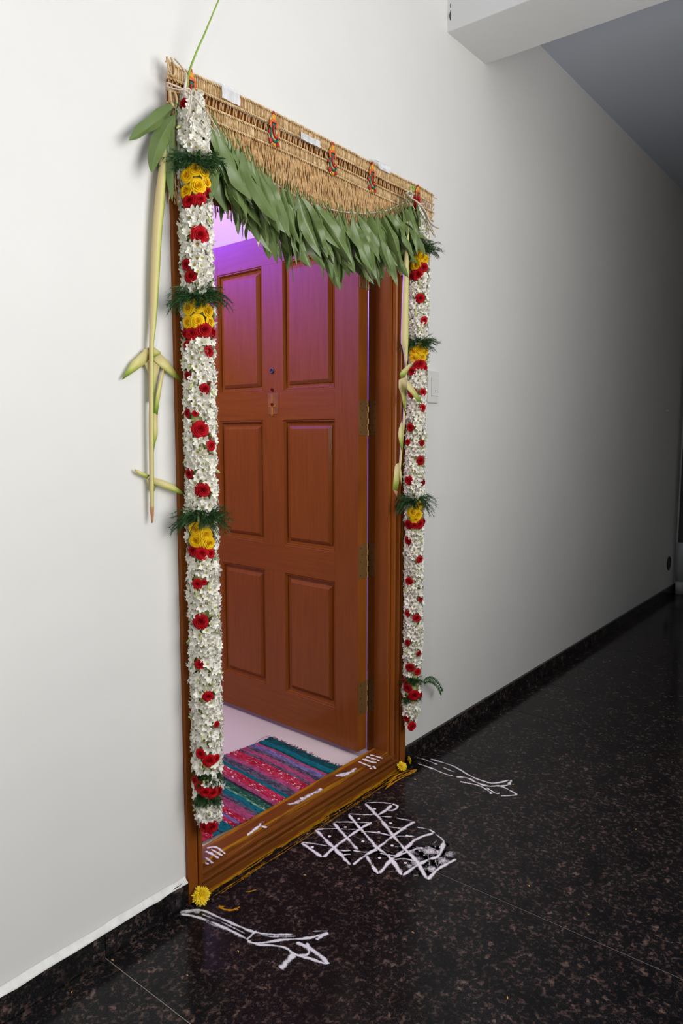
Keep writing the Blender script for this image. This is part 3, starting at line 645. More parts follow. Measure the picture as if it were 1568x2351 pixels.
# painted deity motifs sewn on the mat
MC = [mat('motif_red', (.55, .012, .012), .5), mat('motif_yellow', (.75, .33, .02), .5), mat('motif_green', (.01, .12, .09), .45), mat('motif_dark', (.02, .014, .01), .6), mat('motif_orange', (.70, .12, .015), .5), mat('motif_pale', (.72, .45, .16), .5)]
def motif():
    parts = {}
    def E(name, mi, cx_, cz_, rx, rz, dp): parts.setdefault((name, mi), MB()).ball((cx_, -dp, cz_), 1, 0, 14, 6, (rx, .0022, rz))
    def T(name, mi, pts, r, dp): parts.setdefault((name, mi), MB()).tube(smooth_path([(x, -dp, z) for x, z in pts], 4), r, 6, 0, True, .8)
    E('outline', 5, 0, -.012, .0175, .026, .001); E('outline', 5, 0, .018, .0125, .020, .001)
    E('crown', 0, 0, .041, .0035, .006, .003); E('crown', 1, 0, .031, .0075, .008, .0035); E('crown', 4, 0, .022, .010, .005, .0035)
    E('ear', 4, -.011, .014, .0045, .009, .003); E('ear', 4, .011, .014, .0045, .009, .003)
    E('face', 2, 0, .012, .0070, .0085, .0040); E('face', 3, 0, .017, .0075, .0022, .0048)
    T('body', 2, [(-.011, .003), (-.013, -.010), (-.008, -.022), (.003, -.026), (.011, -.020), (.010, -.012)], .0038, .004)
    T('trunk', 0, [(-.003, .010), (-.005, -.002), (-.001, -.012), (.005, -.017), (.009, -.013)], .0026, .0062)
    T('trunk', 3, [(.003, .008), (.002, -.004), (.005, -.011)], .0013, .0062)
    E('foot', 0, -.012, -.026, .0055, .0075, .0042); E('foot', 0, .0125, -.030, .0048, .0058, .0042); E('foot', 1, .0, -.033, .006, .004, .0040); E('foot', 1, .014, -.020, .0035, .004, .0040)
    E('hand', 0, -.0165, -.006, .0038, .0045, .004); E('hand', 4, .0145, -.006, .0035, .004, .004)
    return [(nm, q.mesh(nm, MC[mi], True)) for (nm, mi), q in parts.items()]
MOT = motif()
for x, y, sc in ((438, 205, 1.0), (627, 301, 1.1), (762, 369, 1.12), (853, 411, 1.12), (958, 456, 1.0)):
    p = atY(x, y, YM-.006)
    root = put('deity_motif', MOT[0][1], mt_, None, Matrix.Translation(p)@Matrix.Scale(sc, 4))
    root['label'] = 'small painted seated deity motif in red, green and yellow'
    for nm, me in MOT[1:]: put(nm, me, root)
# adhesive tape holding the mat
for (x, y), wd, h, lb in (((527, 212), .062, .050, 'largest crumpled clear tape strip on the left part of the mat edge'), ((710, 318), .085, .030, 'clear tape strip on the middle of the mat edge'), ((880, 381), .070, .036, 'clear tape strip on the right part of the mat edge')):
    p = atY(x, y, YM-.004); q = MB(); n = 14; m = 8
    for i in range(n+1):
        for j in range(m+1):
            u = i/n-.5; v_ = j/m-.5; fl_ = .004 if v_ < .1 else .004-.018*(v_-.1)*-1
            yy = -.006+.0022*noise.noise((x*.1+i*.5, j*.6, 1)); 
            if v_ > .15: yy += .024*min(1, (v_-.15)/.25)
            q.v.append((p.x+wd*u, p.y+yy, p.z+h*v_+.002*noise.noise((i*.4, x, j*.3))))
            if i and j: a = i*(m+1)+j; q.f.append((a, a-1, a-m-2, a-m-1)); q.m.append(0)
    tag(q.build('tape_strip', M_TAPE, None, True, None, False), lb, 'tape', 'tape strips holding the mat')

# ------------------------------------------------------------------ mango leaves
def leaf_mesh(seed):
    rnd = random.Random(seed); nu, nv = 20, 8; W_ = .5; SC = (-1, -.68, -.36, -.07, 0, .07, .36, .68, 1)
    curl = rnd.uniform(-.30, .34); fold = rnd.uniform(.10, .75); wave = rnd.uniform(.03, .10); ph = rnd.uniform(0, 6); side = rnd.uniform(-.06, .06); tw = rnd.uniform(-.5, .5); roll = rnd.choice((0, .7, -.7))
    q = MB(); vein = []
    for i in range(nu+1):
        t = i/nu
        wp = (max(0, math.sin(PI*min(1, t*1.0)**.90)))**.72*(1-.12*t)+.012; wp *= 1 if t < .93 else 1
        if i == nu: wp = .01
        for j in range(nv+1):
            s_ = SC[j]; x = s_*.5*wp*W_*.36
            y = -fold*abs(x)*.9+curl*(t*t)*.6+wave*abs(s_)*wp*math.sin(t*13+ph+(1.2 if s_ > 0 else 0))*.35 + roll*max(0, s_*roll)*abs(x)*1.6
            a = tw*t; x2 = x*math.cos(a)-y*math.sin(a)*0+side*math.sin(PI*t); y2 = y*math.cos(a)+x*math.sin(a)
            q.v.append((x2, -y2, -t)); vein.append(1.0 if j == nv//2 else (.13 if (i % 2 and 0 < j < nv) else 0))
        if i:
            for j in range(nv): b = (i-1)*(nv+1)+j; q.f.append((b, b+1, b+nv+2, b+nv+1)); q.m.append(0)
    b = len(q.v); q.tube([(0, .0, .14), (0, 0, .06), (0, 0, -.02)], [.009, .008, .008], 5, 1); vein += [0]*(len(q.v)-b)
    me = q.mesh('leaf', [M_LEAF, M_STEM], True, fix=False); at = me.attributes.new('vein', 'FLOAT', 'POINT'); at.data.foreach_set('value', vein); return me
LEAF = [leaf_mesh(i*7+3) for i in range(10)]
lg = tag(empty('mango_leaf_garland', atY(740, 470, -.03)), 'sagging garland of fresh green mango leaves strung across the doorway', 'leaf garland')
def put_leaf(base, tip, wscale, twist, var, parent, lab=None):
    base, tip = Vector(base), Vector(tip); d = tip-base; L = d.length; z = -d.normalized()
    y = Vector((0, 1, 0)); y = (y-z*y.dot(z)).normalized(); x = y.cross(z)
    mw = Matrix.Translation(base)@Matrix(((x.x, y.x, z.x, 0), (x.y, y.y, z.y, 0), (x.z, y.z, z.z, 0), (0, 0, 0, 1)))@Matrix.Rotation(twist, 4, 'Z')@Matrix.Diagonal((L*wscale, L*wscale, L, 1))
    return put('leaf', LEAF[var % len(LEAF)], parent, None, mw)
SPX = [(452, 228), (478, 285), (510, 322), (545, 352), (575, 382), (605, 408), (660, 440), (700, 462), (740, 476), (800, 488), (850, 489), (890, 482), (920, 468), (938, 456)]
SP3 = smooth_path([atY(x, y, -.034) for x, y in SPX], 5)
q = MB(); q.tube(SP3, .0016, 6); q.tube([p+Vector((0, -.003, .002*math.sin(i))) for i, p in enumerate(SP3)], .0008, 5); put('string', q.mesh('string', M_FIBRE, True), lg)
NL = 138
for i in range(NL):
    t = (i+.5)/NL; t = .07+.93*t; p = path_at(SP3, t)
    lay = i % 3
    L = random.uniform(.150, .205)*(1.0 if t > .2 else .95)
    if t > .88: L *= .86
    lean = math.radians(lerp(6, 36, min(1, t*1.25))+random.uniform(-22, 22)); 
    if t > .9: lean = math.radians(random.uniform(0, 32))
    drop = (.0, .018, .036)[lay]*random.uniform(.4, 1.2)
    y0 = -.034-random.uniform(.006, .016)-(2-lay)*.010
    base = Vector((p.x+random.uniform(-.008, .008), y0, p.z-.012-drop))
    out = random.uniform(-.10, .16)*(1.2 if lay == 0 else .8)
    tip = base+Vector((math.sin(lean)*L, -max(-.02, out)*L, -math.cos(lean)*L))
    if tip.y > -.03: tip.y = -.03
    put_leaf(base, tip, random.uniform(1.0, 1.4), random.uniform(-.9, .9), random.randrange(10), lg)
for b, e, y0, y1, ws, tw, v in [((408, 238), (291, 321), -.035, -.03, .85, .5, 1), ((404, 262), (340, 405), -.035, -.03, 1.25, -.3, 3), ((402, 260), (388, 462), -.035, -.03, .78, .1, 5), ((396, 250), (352, 350), -.025, -.03, .9, .3, 2),
                          ((476, 275), (552, 470), -.075, -.07, 1.0, .1, 0), ((486, 300), (520, 400), -.07, -.06, .9, .2, 4), ((482, 290), (585, 440), -.06, -.075, 1.1, -.3, 6), ((500, 310), (606, 460), -.06, -.085, 1.2, .25, 8),
                          ((480, 285), (500, 420), -.055, -.05, .9, .4, 7), ((495, 330), (512, 455), -.05, -.045, .7, -.4, 9), ((388, 330), (392, 445), -.03, -.03, .8, .6, 2),
                          ((560, 440), (612, 585), -.05, -.06, 1.1, .3, 3), ((815, 560), (852, 655), -.06, -.06, 1.2, .2, 5), ((825, 575), (846, 648), -.05, -.05, 1.0, -.2, 1)]:
    put_leaf(atY(*b, y0), atY(*e, y1), ws, tw, v, lg)
q = MB()
for i in range(26):
    p = path_at(SP3, .07+.93*(i+random.random())/26); h = random.uniform(.008, .028); q.tube([p+Vector((0, -.004, -.01)), p+Vector((random.uniform(-.006, .006), -.002, h))], [.0016, .0012], 5)
    q.tube([p+Vector((0, -.003, 0)), p+Vector((random.uniform(-.008, .008), -.004, h*.8))], [.0014, .0008], 5)
put('stem_ends', q.mesh('stem_ends', M_STEM, True), lg)['kind'] = 'stuff'

# ------------------------------------------------------------------ flower garlands
def tuberose_mesh(seed, openv):
    rnd = random.Random(seed); q = MB()
    q.tube([(0, 0, -.016), (0, 0, -.006), (0, 0, 0)], [.0016, .0022, .0030], 6, 1)
    q.tube([(0, 0, -.002), (0, 0, .0022)], [.0030, .0019], 6, 2)
    for k in range(6):
        a = 2*PI*k/6+rnd.uniform(-.15, .15); inner = k % 2; L = .0132*rnd.uniform(.88, 1.12); w_ = .0040; op = openv*(1 if inner else 1.12)*rnd.uniform(.85, 1.15)
        d = Vector((math.cos(a), math.sin(a), 0)); s_ = Vector((-math.sin(a), math.cos(a), 0)); b = len(q.v); p = Vector((0, 0, 0))+d*.0022; e = PI/2*.95
        for i, (f) in enumerate((.5, .9, 1.0, .80, .30)):
            cup = .0014*f
            q.v += [tuple(p-s_*w_*f+Vector((0, 0, cup))-d*cup*.6), tuple(p), tuple(p+s_*w_*f+Vector((0, 0, cup))-d*cup*.6)]
            ang = lerp(1.25, -.15, (i+1)/5*op); p = p+(d*math.cos(ang)+Vector((0, 0, math.sin(ang))))*L/4
            if i:
                for j in range(2): c = b+(i-1)*3+j; q.f.append((c, c+3, c+4, c+1)); q.m.append(0)
    return q
def bud_q():
    q = MB(); q.tube([(0, 0, -.014), (0, 0, -.004), (0, 0, .004), (0, 0, .010), (0, 0, .013)], [.0014, .0024, .0032, .0026, .0006], 6, 1); return q
TQ = [tuberose_mesh(1, .82), tuberose_mesh(2, .62), tuberose_mesh(3, .5), tuberose_mesh(4, .98), tuberose_mesh(5, .36)]
TM = [q.mesh('tuberose', [M_PETALW, M_PETALG, M_PISTIL], True, fix=False) for q in TQ]
BQ = bud_q(); BM_ = BQ.mesh('bud', [M_PETALW, M_PETALG], True, fix=False)
def rose_mesh(name, mt, seed):
    rnd = random.Random(seed); q = MB()
    for k, (n, r, h, cu) in enumerate(((3, .20, .62, 0), (3, .36, .66, .0), (4, .54, .60, .06), (5, .74, .48, .16), (5, .95, .30, .28))):
        for m_ in range(n):
            a0 = 2*PI*(m_+k*.37+rnd.uniform(-.12, .12))/n; hw = PI/n*(1.28 if k else 1.5); b = len(q.v); nu, nv = 6, 4
            for i in range(nv+1):
                v = i/nv
                for j in range(nu+1):
                    u = (j/nu-.5)*2; edge = 1-.20*u**4*v
                    rr = r*(.28+.72*v**.75)*(1+.05*math.sin(u*3+a0*5))+cu*.35*max(0, v-.6)/.4
                    rr += .05*u  # spiral overlap
                    zz = h*math.sin(min(1, v*1.05)*PI/2)*edge-cu*1.0*max(0, v-.62)/.38*.55+.03*rnd.uniform(-1, 1)*v-.12
                    a = a0+u*hw*(.55+.45*v); q.v.append((rr*math.cos(a), rr*math.sin(a), zz))
                if i:
                    for j in range(nu): c = b+(i-1)*(nu+1)+j; q.f.append((c, c+1, c+nu+2, c+nu+1)); q.m.append(0)
    q.lathe([(.03, -.75), (.30, -.35), (.5, -.12), (.2, .05)], n=8)
    return q.mesh(name, mt, True, fix=False)
RR = [rose_mesh('red_rose', M_RED, s_) for s_ in (1, 2, 3)]; YR = [rose_mesh('yellow_rose', M_YEL, s_) for s_ in (4, 5)]
def fern_mesh(n, seed, spread, droop=1.0):
    """tuft of asparagus fern; local x sideways, -y towards the viewer, z up"""
    rnd = random.Random(seed); q = MB()
    for i in range(n):
        a = rnd.uniform(-PI*.98, -PI*.02) if rnd.random() < .8 else rnd.uniform(0, 2*PI)
        L = spread*rnd.uniform(.55, 1.15); el = rnd.uniform(-.15, .95)
        if abs(math.cos(a)) < .5: L *= .72
        d = Vector((math.cos(a)*math.cos(el), math.sin(a)*math.cos(el)*.75, math.sin(el))); p = Vector((d.x*.016, d.y*.016, rnd.uniform(-.006, .008))); pts = [p.copy()]
        for j in range(7):
            p = p+d*L/7; d = (d+Vector((rnd.uniform(-.12, .12), 0, -.20*droop))).normalized(); pts.append(p.copy())
        q.tube(pts, [.0007]*8, 3, 0, False)
        for j in range(1, 8):
            for k in range(7):
                o = pts[j].lerp(pts[j-1], rnd.random()); t = (pts[j]-pts[j-1]).normalized()
                e = (t*.8+Vector((rnd.uniform(-1, 1), rnd.uniform(-1, 1), rnd.uniform(-1, 1)))).normalized()*rnd.uniform(.008, .017); s_ = e.cross(Vector((rnd.random(), rnd.random(), rnd.random()))).normalized()*.0006
                b = len(q.v); q.v += [tuple(o-s_), tuple(o+s_), tuple(o+e)]; q.f.append((b, b+1, b+2)); q.m.append(0)
    return q.mesh('fern_tuft', M_FERN, False, fix=False)
def garland(label, axis_px, yc, R0, fs, flowers, ferns, prof, seed, mmpx):
    rnd = random.Random(seed)
    axis = [atY(x, y, yc) for x, y in axis_px]
    root = tag(empty('flower_garland', axis[-1]), label, 'garland')
    zt, zb = axis[0].z, axis[-1].z
    def ax(z):
        for i in range(len(axis)-1):
            if axis[i].z >= z >= axis[i+1].z: return axis[i].lerp(axis[i+1], (axis[i].z-z)/(axis[i].z-axis[i+1].z))
        return axis[0].copy() if z > zt else axis[-1].copy()
    def rad(z):
        t = (zt-z)/(zt-zb)
        for i in range(len(prof)-1):
            if prof[i][0] <= t <= prof[i+1][0]: return R0*lerp(prof[i][1], prof[i+1][1], (t-prof[i][0])/(prof[i+1][0]-prof[i][0]))
        return R0*prof[-1][1]
    def frame(z):
        p = ax(z); tc = (CAM-p); tc.z = 0; tc.normalize(); return p, tc, Vector((0, 0, 1)).cross(tc)     # axis point, towards camera, screen right
    core = MB(); zz = [lerp(zt, zb, i/40) for i in range(41)]; core.tube([ax(z) for z in zz], [rad(z)*.56 for z in zz], 12); put('stem_core', core.mesh('stem_core', M_PETALG, True), root)
    used = []
    for kind, x, y, pr in flowers:
        P = atY(x, y, yc); z = P.z; p, tc, rt = frame(z)
        off = (P-p).dot(rt)
        # centre line in pixels at this height
        R_ = rad(z)*1.0; s_ = max(-.97, min(.97, off/(R_*1.12))); th = math.asin(s_)
        nrm = tc*math.cos(th)+rt*math.sin(th); nrm = (nrm+Vector((0, 0, rnd.uniform(-.15, .18)))).normalized(); r = pr*mmpx
        me = rnd.choice(RR if kind == 'r' else YR)
        pos = p+(tc*math.cos(th)+rt*math.sin(th))*(R_*.98-r*.22); pos.z = z
        if pos.y > -.004: pos.y = -.004
        put('red_rose' if kind == 'r' else 'yellow_rose', me, root, None, facing(pos, nrm, rnd.uniform(0, 6), r*.92))
        used.append((pos, r*(.80 if kind == 'r' else .95)+.006))
    fz = []
    for x, y, n, spr, sd, dr in ferns:
        P = atY(x, y, yc); p, tc, rt = frame(P.z); p.z = P.z; xa = rt; ya = -tc
        R_ = rad(P.z); pos = p+tc*R_*.35
        mw = Matrix.Translation(pos)@Matrix(((xa.x, ya.x, 0, 0), (xa.y, ya.y, 0, 0), (0, 0, 1, 0), (0, 0, 0, 1)))
        me = fern_mesh(n, sd, spr, dr)
        for v in me.vertices:           # keep it off the wall
            wv = mw@v.co
            if wv.y > -.006: v.co = mw.inverted()@Vector((wv.x, -.006-.002*abs(math.sin(v.index)), wv.z))
        put('fern_tuft', me, root, None, mw); fz.append((P.z, .016))
    cand = []; z = zt-.004; row = 0
    while z > zb+.006:
        p, tc, rt = frame(z); R_ = rad(z); n = 9
        for k in range(n):
            th = ((k+.5*(row % 2)+rnd.uniform(-.22, .22))/n-.5)*math.radians(250); dv = tc*math.cos(th)+rt*math.sin(th)
            r_ = R_*rnd.uniform(.84, 1.0); pos = p+dv*r_; pos.z = z+rnd.uniform(-.0025, .0025)
            if pos.y > -.006: continue
            if any((pos-u).length < ur for u, ur in used): continue
            if any(abs(pos.z-f) < h for f, h in fz) and rnd.random() < .75: continue
            nr = (dv*1.0+Vector((0, 0, rnd.uniform(-.55, .40)))+rt*rnd.uniform(-.3, .3)).normalized(); cand.append((abs(th), pos-nr*.009, nr))
        z -= .0150; row += 1
    cand.sort(key=lambda c: c[0])
    rest = MB()
    for i, (a, pos, nr) in enumerate(cand):
        mw = facing(pos, nr, rnd.uniform(0, 6), fs*rnd.uniform(1.08, 1.38)); kk = rnd.choice((0, 0, 1, 1, 2, 3, 4))
        if i < 300: put('tuberose', TM[kk], root, None, mw)
        else:
            src = TQ[kk]; b = len(rest.v); rest.v += [tuple(mw@Vector(v)) for v in src.v]; rest.f += [tuple(j+b for j in f) for f in src.f]; rest.m += src.m
    tag(put('tuberose_mass', rest.mesh('tuberose_mass', [M_PETALW, M_PETALG, M_PISTIL], True, fix=False), root), kind='stuff')
    for i in range(60):
        z = rnd.uniform(zb+.03, zt-.03); p, tc, rt = frame(z); th = rnd.uniform(-1.6, 1.6); dv = tc*math.cos(th)+rt*math.sin(th); p = p+dv*rad(z)*.93; p.z = z
        if p.y > -.01 or any((p-u).length < ur*1.1 for u, ur in used): continue
        put('bud', BM_, root, None, facing(p, (dv*.5+Vector((rnd.uniform(-.6, .6), 0, rnd.uniform(-1, .5)))).normalized(), 0, rnd.uniform(.8, 1.15)))
    return root
LF = [('r',417,236,13)]+[('y',*q_) for q_ in ((424,406,17),(447,401,16),(473,412,16),(422,440,17),(456,440,19),(480,436,15))]+[('r',*q_) for q_ in ((431,466,18),(463,471,14),(483,458,13),(460,550,22),(422,607,14),(434,637,16))]
LF += [('y',*q_) for q_ in ((427,708,17),(455,706,19),(483,722,16),(425,740,16),(452,742,18),(488,746,14))]+[('r',*q_) for q_ in ((437,767,16),(472,763,20),(417,762,12),(495,770,13),(422,790,11),(484,812,14),(425,862,11),(472,896,14),(424,948,11),(446,950,8),(459,986,21),(489,1022,14),(428,1088,14),(465,1123,19))]
LF += [('y',*q_) for q_ in ((444,1214,18),(474,1222,17),(446,1240,19),(482,1241,17))]+[('r',*q_) for q_ in ((437,1264,14),(462,1266,17),(487,1263,12),(450,1338,14),(468,1330,8),(458,1422,20),(455,1521,13),(478,1586,14),(501,1645,9),(456,1727,14),(481,1732,17),(500,1722,11),(441,1797,13),(452,1803,15),(470,1806,15),(491,1800,16),(508,1793,12),(466,1898,15),(488,1886,17))]
garland('thick white tuberose garland with red and yellow roses hanging by the left jamb', [(440,222),(444,300),(446,380),(449,450),(451,550),(453,650),(456,740),(457,850),(460,1000),(463,1120),(464,1220),(466,1320),(469,1420),(471,1520),(474,1620),(476,1700),(476,1800),(480,1860),(482,1905)], -.046, .0395, 1.0,
        LF, [(445,386,95,.066,1,.9), (452,690,95,.070,2,1.1), (462,1190,95,.066,3,1.0), (474,1778,36,.028,4,.9), (476,1826,40,.030,5,1.5)],
        [(0,.55),(.03,.95),(.06,1),(.86,1),(.885,.95),(.925,1.05),(.95,.92),(.98,.78),(1,.5)], 5, .00108)
RF = [('r',*q_) for q_ in ((955,463,9),(949,478,9))]+[('y',*q_) for q_ in ((955,588,12),(968,598,12),(952,610,13),(979,604,10))]+[('r',*q_) for q_ in ((957,633,13),(975,622,11),(942,630,9),(965,690,11),(976,742,9))]
RF += [('y',*q_) for q_ in ((945,805,11),(964,803,13),(980,811,10),(949,823,12),(971,823,10))]+[('r',*q_) for q_ in ((964,838,14),(943,852,11),(979,848,8),(944,901,12),(974,903,9),(973,938,9),(939,981,10),(932,1015,8),(971,1017,8),(968,1056,11),(935,1103,11),(976,1105,8))]
RF += [('y',*q_) for q_ in ((965,1155,11),(944,1176,12),(960,1178,12),(953,1191,11))]+[('r',*q_) for q_ in ((934,1206,11),(966,1198,12),(977,1192,8),(951,1204,8),(933,1243,10),(966,1278,9),(937,1335,10),(968,1366,7),(933,1411,8),(958,1411,10),(933,1478,8),(964,1488,7),(940,1530,11),(961,1530,9),(926,1572,10),(933,1580,12),(952,1586,14),(969,1579,8),(930,1652,10),(948,1660,12))]
garland('slimmer white tuberose garland with red and yellow roses hanging right of the door', [(955,478),(962,520),(963,600),(961,700),(961,810),(957,900),(954,1000),(951,1100),(952,1180),(950,1300),(949,1420),(948,1500),(946,1580),(943,1630),(941,1668)], -.043, .0372, .88,
        RF, [(962,577,80,.064,11,.9), (962,793,70,.060,12,.8), (952,1152,85,.070,13,1.2), (948,1560,34,.030,14,.8), (946,1600,24,.024,15,1.3)],
        [(0,.5),(.03,.9),(.06,1),(.90,.97),(.935,1.05),(.965,.85),(1,.45)], 8, .00166)
# sprig of broad fern at the foot of the right-hand garland
q = MB()
sp = smooth_path([atY(968, 1566, -.05), atY(985, 1560, -.05), atY(1000, 1568, -.045), atY(1012, 1588, -.04)], 5); q.tube(sp, .0012, 5)
for i in range(2, len(sp)):
    t = (sp[i]-sp[i-1]).normalized()
    for sd in (-1, 1):
        for e in (.5, 1.0):
            d = (t*e+Vector((sd*.35, -.1, sd*.8))).normalized()*.020; s_ = Vector((0, 1, 0)).cross(d).normalized()*.0035; b = len(q.v); q.v += [tuple(sp[i]), tuple(sp[i]+d*.5+s_), tuple(sp[i]+d), tuple(sp[i]+d*.5-s_)]; q.f.append((b, b+1, b+2, b+3)); q.m.append(0)
rg = [o for o in bpy.data.objects if o.name.startswith('flower_garland')][-1]
put('fern_sprig', q.mesh('fern_sprig', M_FERN, False, fix=False), rg)

# ------------------------------------------------------------------ folded coconut-leaf ornaments
def strip(px, yv, name, parent, thick=.0012, mt=None, ridge=.0):
    """folded leaf blade: centre line with (left, right) pixel edges at one depth, ridged along the middle"""
    q = MB(); att = []
    rows_ = []
    for i, (xl, xr, y) in enumerate(px):
        a = atY(xl, y, yv[i] if hasattr(yv, '__len__') else yv); b = atY(xr, y, yv[i] if hasattr(yv, '__len__') else yv); rows_.append((a, b))
    K5 = (0, .25, .5, .75, 1)
    for a, b in rows_:
        wd = (b-a).length
        for k, f in enumerate(K5): p = a.lerp(b, f); q.v.append((p.x, p.y-ridge*wd*math.sin(PI*f)-.0004, p.z)); att.append(f)
        for k, f in enumerate(K5): p = a.lerp(b, f); q.v.append((p.x, p.y-ridge*wd*math.sin(PI*f)*.4+thick, p.z)); att.append(f)
    for i in range(len(rows_)-1):
        o = i*10; n = o+10
        for k in range(4): q.f.append((o+k, o+k+1, n+k+1, n+k)); q.f.append((n+5+k, n+6+k, o+6+k, o+5+k)); q.m += [0, 0]
        q.f.append((o, n, n+5, o+5)); q.f.append((o+4, o+9, n+9, n+4)); q.m += [0, 0]
    q.f.append((0, 5, 6, 1)); q.m.append(0)
    me = q.mesh(name, mt or M_PALM, True); a_ = me.attributes.new('edge', 'FLOAT', 'POINT'); a_.data.foreach_set('value', att)
    return put(name, me, parent)
def blade(px, yv, name, parent, mt=None, thick=.0012, tilt=0):
    """flat folded piece from its outline; slightly cupped, with thickness"""
    c = [sum(p[0] for p in px)/len(px), sum(p[1] for p in px)/len(px)]
    P = [atY(x, y, yv+tilt*(i/(len(px)-1)-.5)) for i, (x, y) in enumerate(px)]; C_ = atY(c[0], c[1], yv-.002)
    zs_ = [p.z for p in P]; z0, z1 = min(zs_), max(zs_)
    q = MB(); n = len(P); q.v = [tuple(p) for p in P]+[tuple(p+Vector((0, thick, 0))) for p in P]+[tuple(C_), tuple(C_+Vector((0, thick, 0)))]
    att = [1-.9*(p.z-z0)/(z1-z0+1e-6) for p in P]*2+[.35, .35]
    for k in range(n): q.f += [(k, (k+1) % n, 2*n), (n+(k+1) % n, n+k, 2*n+1), (k, n+k, n+(k+1) % n, (k+1) % n)]
    q.m = [0]*len(q.f); me = q.mesh(name, mt or M_PALM, True); a_ = me.attributes.new('edge', 'FLOAT', 'POINT'); a_.data.foreach_set('value', att); return put(name, me, parent)
cl = tag(empty('coconut_leaf_ornament', atY(350, 1190, -.02)), 'long pale folded coconut-leaf ornament hanging on the wall left of the door', 'leaf ornament', 'folded coconut-leaf ornaments')
strip([(372,386,318),(367,382,380),(360,380,430),(355,377,480),(352,373,520),(349,369,580),(347,366,640),(346,362,700),(345,358,750),(344,353,790),(343.5,352.5,850),(343.5,352.5,950),(344,353,1050),(344.5,353.5,1110),(346,353,1165)], [-.020,-.019,-.018,-.017,-.016,-.015,-.015,-.015,-.015,-.015,-.015,-.015,-.014,-.013,-.012], 'midrib_blade', cl, .003, None, .35)
Zq = lambda pts, x0=260, y0=780, s_=.18709: [(x0+s_*a, y0+s_*b) for a, b in pts]
blade(Zq([(445,95),(340,165),(230,270),(165,380),(108,492),(250,400),(390,300),(445,240)]), -.006, 'folded_arm', cl, tilt=.003)
blade(Zq([(490,215),(575,165),(680,270),(760,380),(865,535),(730,450),(600,350),(490,250)]), -.006, 'folded_arm', cl, tilt=-.004)
blade(Zq([(365,125),(450,92),(500,90),(585,150),(585,172),(490,220),(440,200),(365,150)]), -.006, 'fold', cl)
blade(Zq([(385,300),(445,250),(580,300),(540,450),(505,620),(495,760),(455,760),(445,430)]), -.006, 'fold', cl)
blade(Zq([(500,900),(530,660),(590,420),(625,320),(622,420),(560,800),(545,930)]), -.006, 'folded_arm', cl, tilt=.004)
blade(Zq([(490,880),(545,930),(545,1165),(510,1300),(498,1380),(488,1100)]), -.007, 'fold', cl)
blade(Zq([(265,1585),(350,1620),(450,1665),(415,1705),(300,1650),(265,1608)]), -.006, 'folded_arm', cl)
blade(Zq([(500,1690),(620,1725),(730,1775),(820,1840),(897,1912),(780,1880),(620,1820),(500,1770)]), -.014, 'folded_arm', cl)
blade(Zq([(412,1720),(450,1690),(520,1770),(505,1860),(455,1830),(440,1790)]), -.006, 'fold', cl)
o = strip([(346,353.5,1163),(347,353,1180),(348,352,1192),(349.5,350.5,1201)], -.0125, 'dry_tip', cl, .003, M_TIPBR, .35)
gs = MB(); gp = smooth_path([atY(429, 207, -.036), atY(433, 170, -.040), atY(450, 122, -.050), atY(472, 72, -.060), atY(502, 0, -.074), atY(530, -60, -.085)], 6); gs.tube(gp, [lerp(.0042, .0020, i/(len(gp)-1)) for i in range(len(gp))], 6, 0, True, .6)
o = put('green_rib', gs.mesh('green_rib', M_STALK, True), cl); o['label'] = 'thin green leaf rib sticking up above the mat'
cr = tag(empty('coconut_leaf_ornament', atY(915, 1135, -.02)), 'folded coconut-leaf ornament with hanging bent tip over the right jamb', 'leaf ornament', 'folded coconut-leaf ornaments')
strip([(935.5,939,508),(933,938.5,545),(930,938.5,580),(927.5,938,620),(925.5,937.5,670),(923.5,937,720),(921.8,936.8,770),(921.8,936.5,787),(926,936,800),(929.5,935.5,820),(931,934.5,838),(931.5,934.3,870),(930,933.5,900),(927.5,931,940),(925,928.5,980),(921,924.5,1020),(918.5,922,1050),(917,920,1075)], -.062, 'midrib_blade', cr, .003, None, .3)
Zr = lambda pts, y0=760: Zq(pts, 860, y0, .12763)
blade(Zr([(750,510),(600,620),(500,700),(458,770),(470,842),(550,820),(620,690),(690,600)]), -.094, 'folded_arm', cr, tilt=.006)
blade(Zr([(440,880),(540,830),(590,880),(580,1010),(562,1250),(545,1460),(518,1320),(480,1130),(438,1020)]), -.066, 'fold', cr)
blade(Zr([(585,880),(680,970),(780,1140),(865,1310),(760,1245),(660,1130),(585,1040)]), -.096, 'folded_arm', cr, tilt=-.006)
blade(Zr([(485,1630),(505,1680),(522,1800),(510,2000),(492,2145),(465,2080),(428,1880),(440,1760)]), -.066, 'fold', cr)
blade(Zr([(445,490),(395,510),(368,560),(345,780),(330,970),(405,1010),(440,850),(458,620)], 1000), -.066, 'folded_arm', cr, tilt=.004)
blade(Zr([(338,975),(415,1000),(403,1117),(375,1050)], 1000), -.0655, 'bent_tip', cr, M_TIPBR)
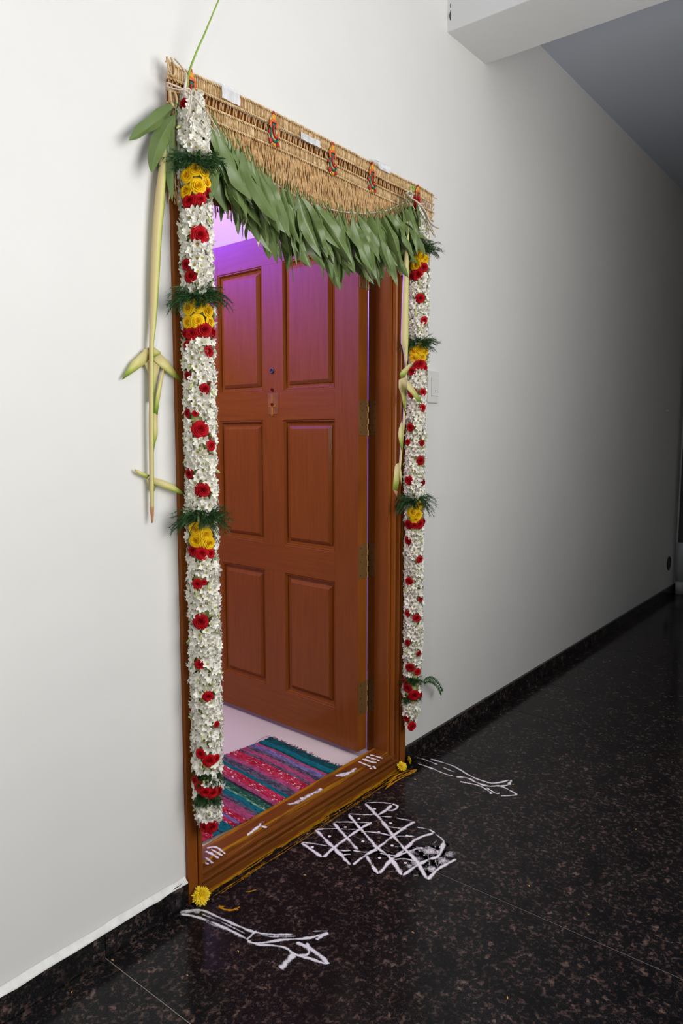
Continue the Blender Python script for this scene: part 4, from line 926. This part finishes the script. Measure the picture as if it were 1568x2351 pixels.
blade(Zr([(452,520),(472,590),(490,690),(490,920),(470,820),(455,700)], 1000), -.063, 'fold', cr)

# ------------------------------------------------------------------ fibre ties at both upper corners
def strand(q, px, yv, r): q.tube(smooth_path([atY(x, y, yv+(.006*math.sin(i*1.3))) for i, (x, y) in enumerate(px)], 5), r, 6, 0, True, .6)
q = MB()
for px, r in (([(384,190),(400,196),(414,202),(425,206)], .0032), ([(386,200),(398,204),(412,206),(425,207)], .003), ([(384,190),(383,196),(386,201)], .003), ([(425,205),(434,204),(439,215),(438,235),(434,258),(429,280)], .0030), ([(427,208),(436,216),(452,230),(462,244)], .0024), ([(424,206),(424,214),(428,222)], .0034),
              ([(474,255),(490,282),(500,298),(505,315)], .0018), ([(470,262),(480,285),(492,300),(498,312)], .0018), ([(428,172),(427,188),(424,205)], .003)): strand(q, px, -.096 if px[0][0] > 420 else -.045, r)
q.ball(atY(426, 207, -.085), .006, 0, 10, 6); strand(q, [(401,135),(412,147),(422,160),(428,172)], -.05, .0028)
tag(q.build('fibre_tie', M_FIBRE, None, True), 'knotted pale fibre tie at the top of the left garland', 'string', 'fibre ties')
q = MB(); q.ball(atY(939, 448, -.06), .0095, 0, 12, 7, (1.3, .8, .9))
for px, r in (([(932,444),(940,439),(947,446),(944,455)], .004), ([(945,456),(955,462),(968,474),(978,490),(984,505),(992,516),(1006,524)], .0042), ([(950,458),(964,472),(976,492),(986,520),(996,540)], .0034), ([(945,455),(960,466),(972,468),(976,462)], .003), ([(938,462),(945,470),(953,482)], .0015), ([(975,490),(982,515),(985,538)], .0022), ([(984,507),(994,530),(1000,545)], .002), ([(930,455),(938,462),(944,474)], .0015)): strand(q, px, -.085, r)
tag(q.build('fibre_tie', M_FIBRE, None, True), 'knotted pale fibre tie with frayed tail at the top of the right garland', 'string', 'fibre ties')
q = MB(); q.tube(smooth_path([atY(942, 446, -.07), atY(942, 432, -.068), atY(946, 427, -.066), atY(949, 434, -.066), atY(948, 442, -.068)], 5), .003, 6); 
put('green_loop', q.mesh('green_loop', M_STALK, True), cr)
